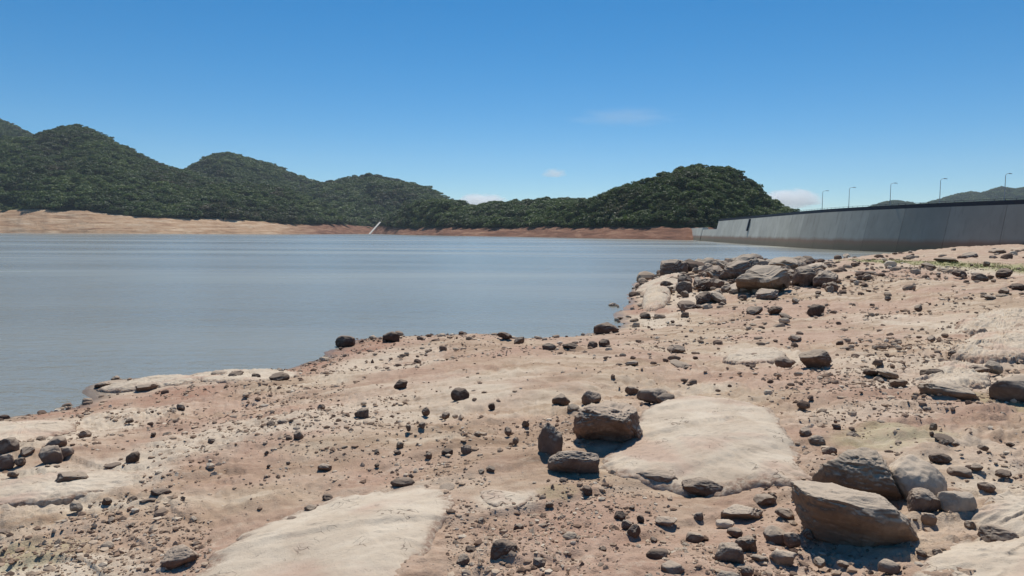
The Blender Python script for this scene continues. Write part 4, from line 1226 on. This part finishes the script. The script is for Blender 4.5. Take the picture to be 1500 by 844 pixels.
# --- gravel: countless little stones
def build_gravel():
    V0, F0 = ICO[1]
    r = np.random.default_rng(3)
    N = 50000
    px = r.uniform(-420, 1920, N * 4); u = r.random(N * 4)
    # spread by distance on the ground
    rad = 3.2 * (62 / 3.2) ** (u ** 1.1)
    az = np.arctan((px - 750) / F)
    x = rad * np.sin(az); y = rad * np.cos(az)
    fz = 1 + rad / 25
    dens = vnoise2(x / 1.9 / fz, y / 1.7 / fz, 31) * 0.55 + 0.45 * vnoise2(x / 0.8 / fz, y / 0.6 / fz, 61) + 0.25 * vnoise2(x / .3 / fz, y / .25 / fz, 62) + 0.12 * sstep(2, 8, x)
    sx_, sy_ = project(x, y, ground_h(x, y, False))
    dens = dens - 0.8 * ((sx_ > 310) & (sx_ < 655) & (sy_ > 728)) - 0.8 * ((sx_ > 905) & (sx_ < 1165) & (sy_ > 600) & (sy_ < 705))
    keep = (r.random(N * 4) < np.clip(0.10 + 1.25 * dens, 0.04, 1)) & (shore_dist(x, y) > 0.2)
    x, y, rad = x[keep][:N], y[keep][:N], rad[keep][:N]
    n = len(x)
    g = ground_h(x, y)
    size = (0.0042 + 0.00066 * rad) * np.exp(0.62 * r.normal(size=n))
    size = np.clip(size, 0.004, 0.02 + 0.003 * rad)
    R = r.normal(size=(n, 1, 3)) * 0.0 + 1
    sh = V0[None] * (1 + 0.28 * r.normal(size=(n, len(V0), 1)))
    sh = sh * np.stack([0.8 + 0.5 * r.random(n), 0.8 + 0.5 * r.random(n), 0.5 + 0.35 * r.random(n)], -1)[:, None, :]
    V = sh * size[:, None, None] + np.stack([x, y, g + size * 0.15], -1)[:, None, :]
    Fc = F0[None] + (np.arange(n) * len(V0))[:, None, None]
    me = mesh_from('gravel', V.reshape(-1, 3), [Fc.reshape(-1, 3)], smooth=False)
    attr(me, 'tone', np.repeat(r.random(n), len(V0)))
    t = NT('gravel_stone')
    col = t.ramp(t.attr('tone'), [(0, (0.15, 0.095, 0.066)), (0.2, (0.27, 0.18, 0.125)), (0.5, (0.40, 0.29, 0.205)), (0.85, (0.50, 0.39, 0.285)), (1, (0.60, 0.51, 0.40))])
    t.bsdf(col, 0.92, 0.2)
    o = obj('gravel', me, t.m)
    tag(o, 'loose fine gravel scattered over the bare shore', 'gravel', kind='stuff')
build_gravel()

# --- rubble: stones too small and many to tell apart, farther up the shore and along the water
def build_rubble():
    V0, F0 = ICO[2]
    shapes = [rock_shape(900 + i, 2, 8, 0.07)[0] for i in range(12)]
    r = np.random.default_rng(13)
    n0 = 25000
    px = r.uniform(-420, 1920, n0)
    rad = 6 * (150 / 6) ** r.random(n0)
    az = np.arctan((px - 750) / F)
    x = rad * np.sin(az); y = rad * np.cos(az)
    d = shore_dist(x, y)
    dens = vnoise2(x / (1.2 + .09 * rad), y / (1.2 + .12 * rad), 131) * 0.7 + 0.45 * vnoise2(x / (.5 + .03 * rad), y / (.5 + .04 * rad), 132)
    p = np.clip(0.02 + 0.55 * dens, 0.01, 1) + 2.2 * np.exp(-((x - 18) / 8) ** 2 - ((y - 62) / 16) ** 2) + 0.5 * np.exp(-((d - 0.6) / 0.8) ** 2)
    sx, sy = project(x, y, ground_h(x, y, False))
    keep = (r.random(n0) < p * 0.62) & (d > 0.05) & ~((sx > 290) & (sx < 660) & (sy > 722)) & ~((sx > 900) & (sx < 1175) & (sy > 595) & (sy < 715))
    x, y, rad = x[keep], y[keep], rad[keep]
    n = len(x)
    g = ground_h(x, y, False)
    size = np.clip((0.009 + 0.0020 * rad) * np.exp(0.5 * r.normal(size=n)), 0.010, 0.02 + 0.0055 * rad)
    size = size * (1 + 2.0 * np.exp(-((x - 18) / 8) ** 2 - ((y - 62) / 16) ** 2) * r.random(n))
    S3 = np.stack([0.9 + 0.6 * r.random(n), 0.8 + 0.4 * r.random(n), 0.45 + 0.35 * r.random(n)], -1) * size[:, None]
    a = r.random(n) * 6.28
    V = np.array(shapes)[r.integers(0, 12, n)] * S3[:, None, :]
    ca, sa = np.cos(a)[:, None], np.sin(a)[:, None]
    V = np.stack([V[..., 0] * ca - V[..., 1] * sa, V[..., 0] * sa + V[..., 1] * ca, V[..., 2]], -1)
    V = V + np.stack([x, y, g + S3[:, 2] * 0.35], -1)[:, None, :]
    Fc = F0[None] + (np.arange(n) * len(V0))[:, None, None]
    me = mesh_from('rubble', V.reshape(-1, 3), [Fc.reshape(-1, 3)], smooth=False)
    attr(me, 'tone', np.repeat(r.random(n), len(V0)))
    t = NT('rubble_stone')
    col = t.ramp(t.attr('tone'), [(0, (0.10, 0.066, 0.05)), (0.3, (0.19, 0.13, 0.095)), (0.6, (0.33, 0.25, 0.185)), (0.9, (0.45, 0.36, 0.27)), (1, (0.56, 0.48, 0.38))])
    t.bsdf(col, 0.92, 0.2, t.bump(t.noise(t.coord(), 14, 4, .7), .6, .03))
    o = obj('rubble', me, t.m)
    tag(o, 'broken stones too many to count strewn over the shore', 'rubble', kind='stuff')
    print('rubble', n)
build_rubble()

# --- thin grass on the right
def build_grass():
    r = np.random.default_rng(9)
    n = 5000
    V = []; Fc = []
    cs = [(p, w) for p, w in zip(GRASS[:2], (0.85, 0.15))]
    for (cx, cy, w, h, a), share in cs:
        m = int(n * share)
        x = cx + r.normal(size=m) * w * 0.27; y = cy + r.normal(size=m) * h * 0.3
        g = ground_h(x, y)
        for k in range(m):
            for _ in range(2):
                a_ = r.random() * 6.28; hh = 0.04 + 0.06 * r.random(); dx, dy = math.cos(a_) * 0.03, math.sin(a_) * 0.03
                lx, ly = r.normal(size=2) * 0.05
                b = len(V)
                V += [(x[k] - dx, y[k] - dy, g[k] - .01), (x[k] + dx, y[k] + dy, g[k] - .01), (x[k] + lx, y[k] + ly, g[k] + hh)]
                Fc.append((b, b + 1, b + 2))
    me = mesh_from('grass', np.array(V), [np.array(Fc)], False)
    o = obj('grass', me, mat_plain('dry_grass', (0.34, 0.33, 0.14), 0.9))
    tag(o, 'thin yellow-green grass on the flat at the right near the dam', 'grass', kind='stuff')
build_grass()

# ------------------------------------------------------------------ air
def build_haze():
    V, q = box8([(-2600, -60, -9.5), (4200, -60, -9.5), (4200, 6200, -9.5), (-2600, 6200, -9.5), (-2600, -60, 620), (4200, -60, 620), (4200, 6200, 620), (-2600, 6200, 620)])
    me = mesh_from('haze', V, [q[:, ::-1]], False)
    t = NT('pale_air')
    vol = t.n('ShaderNodeVolumePrincipled', ins={'Color': (0.72, 0.85, 1.0, 1), 'Density': 0.000045, 'Anisotropy': 0.2})
    t.l(vol.outputs[0], t.out.inputs['Volume'])
    o = obj('haze', me, t.m)
    tag(o, 'thin pale haze in the air over the reservoir', 'haze', kind='stuff')
build_haze()

# ------------------------------------------------------------------ clouds
def build_cloud(px, py, w, h, D, label, dens, seed, flat=0.5):
    c = at_depth(px, py, D)
    W, Hh = w * D / F / 2, h * D / F / 2
    V, Fc = ICO[4]
    V = V.copy()
    o3 = np.array([seed * 3.1, 0, 0])
    k = 1 + 0.28 * vnoise3(V * 2.2 + o3, seed) + 0.14 * vnoise3(V * 5 + o3, seed + 1)
    V = V * k[:, None]
    V[:, 2] = np.where(V[:, 2] < 0, V[:, 2] * flat, V[:, 2])
    V = V * np.array([W, W * 0.7, Hh])
    o = obj('cloud', mesh_from('cloud', V, [Fc]), None)
    t = NT('cloud_vapour')
    P = t.coord()
    g = t.mapping(P, (1 / W, 1 / (W * 0.7), 1 / Hh))
    ln = t.n('ShaderNodeVectorMath', operation='LENGTH', ins={0: g}).outputs['Value']
    n = t.noise(t.mapping(g, (1.0, 1.0, 0.8), loc=(seed, 0, 0)), 2.4, 4, 0.62)
    f = t.math('ADD', t.math('SUBTRACT', 1.0, ln), t.math('MULTIPLY', t.math('SUBTRACT', n, 0.5), 1.7))
    d = t.math('MULTIPLY', t.mrange(f, 0.12, 0.7), dens)
    vol = t.n('ShaderNodeVolumePrincipled', ins={'Color': (1, 1, 1, 1), 'Density': d, 'Anisotropy': 0.0})
    t.l(vol.outputs[0], t.out.inputs['Volume'])
    o.data.materials.append(t.m)
    o.location = c
    tag(o, label, 'cloud')
build_cloud(703, 296, 92, 30, 9000, 'small white cloud low over the far ridge at mid picture', 0.012, 3)
build_cloud(915, 172, 190, 30, 9000, 'faint thin wisp of cloud in the blue above the domed hill', 0.00035, 11, 0.9)
build_cloud(812, 255, 44, 20, 9000, 'tiny white puff of cloud alone above the low ridge', 0.006, 5)
build_cloud(1158, 293, 104, 40, 9000, 'white cloud beside the steep hill above the dam crest', 0.012, 8)
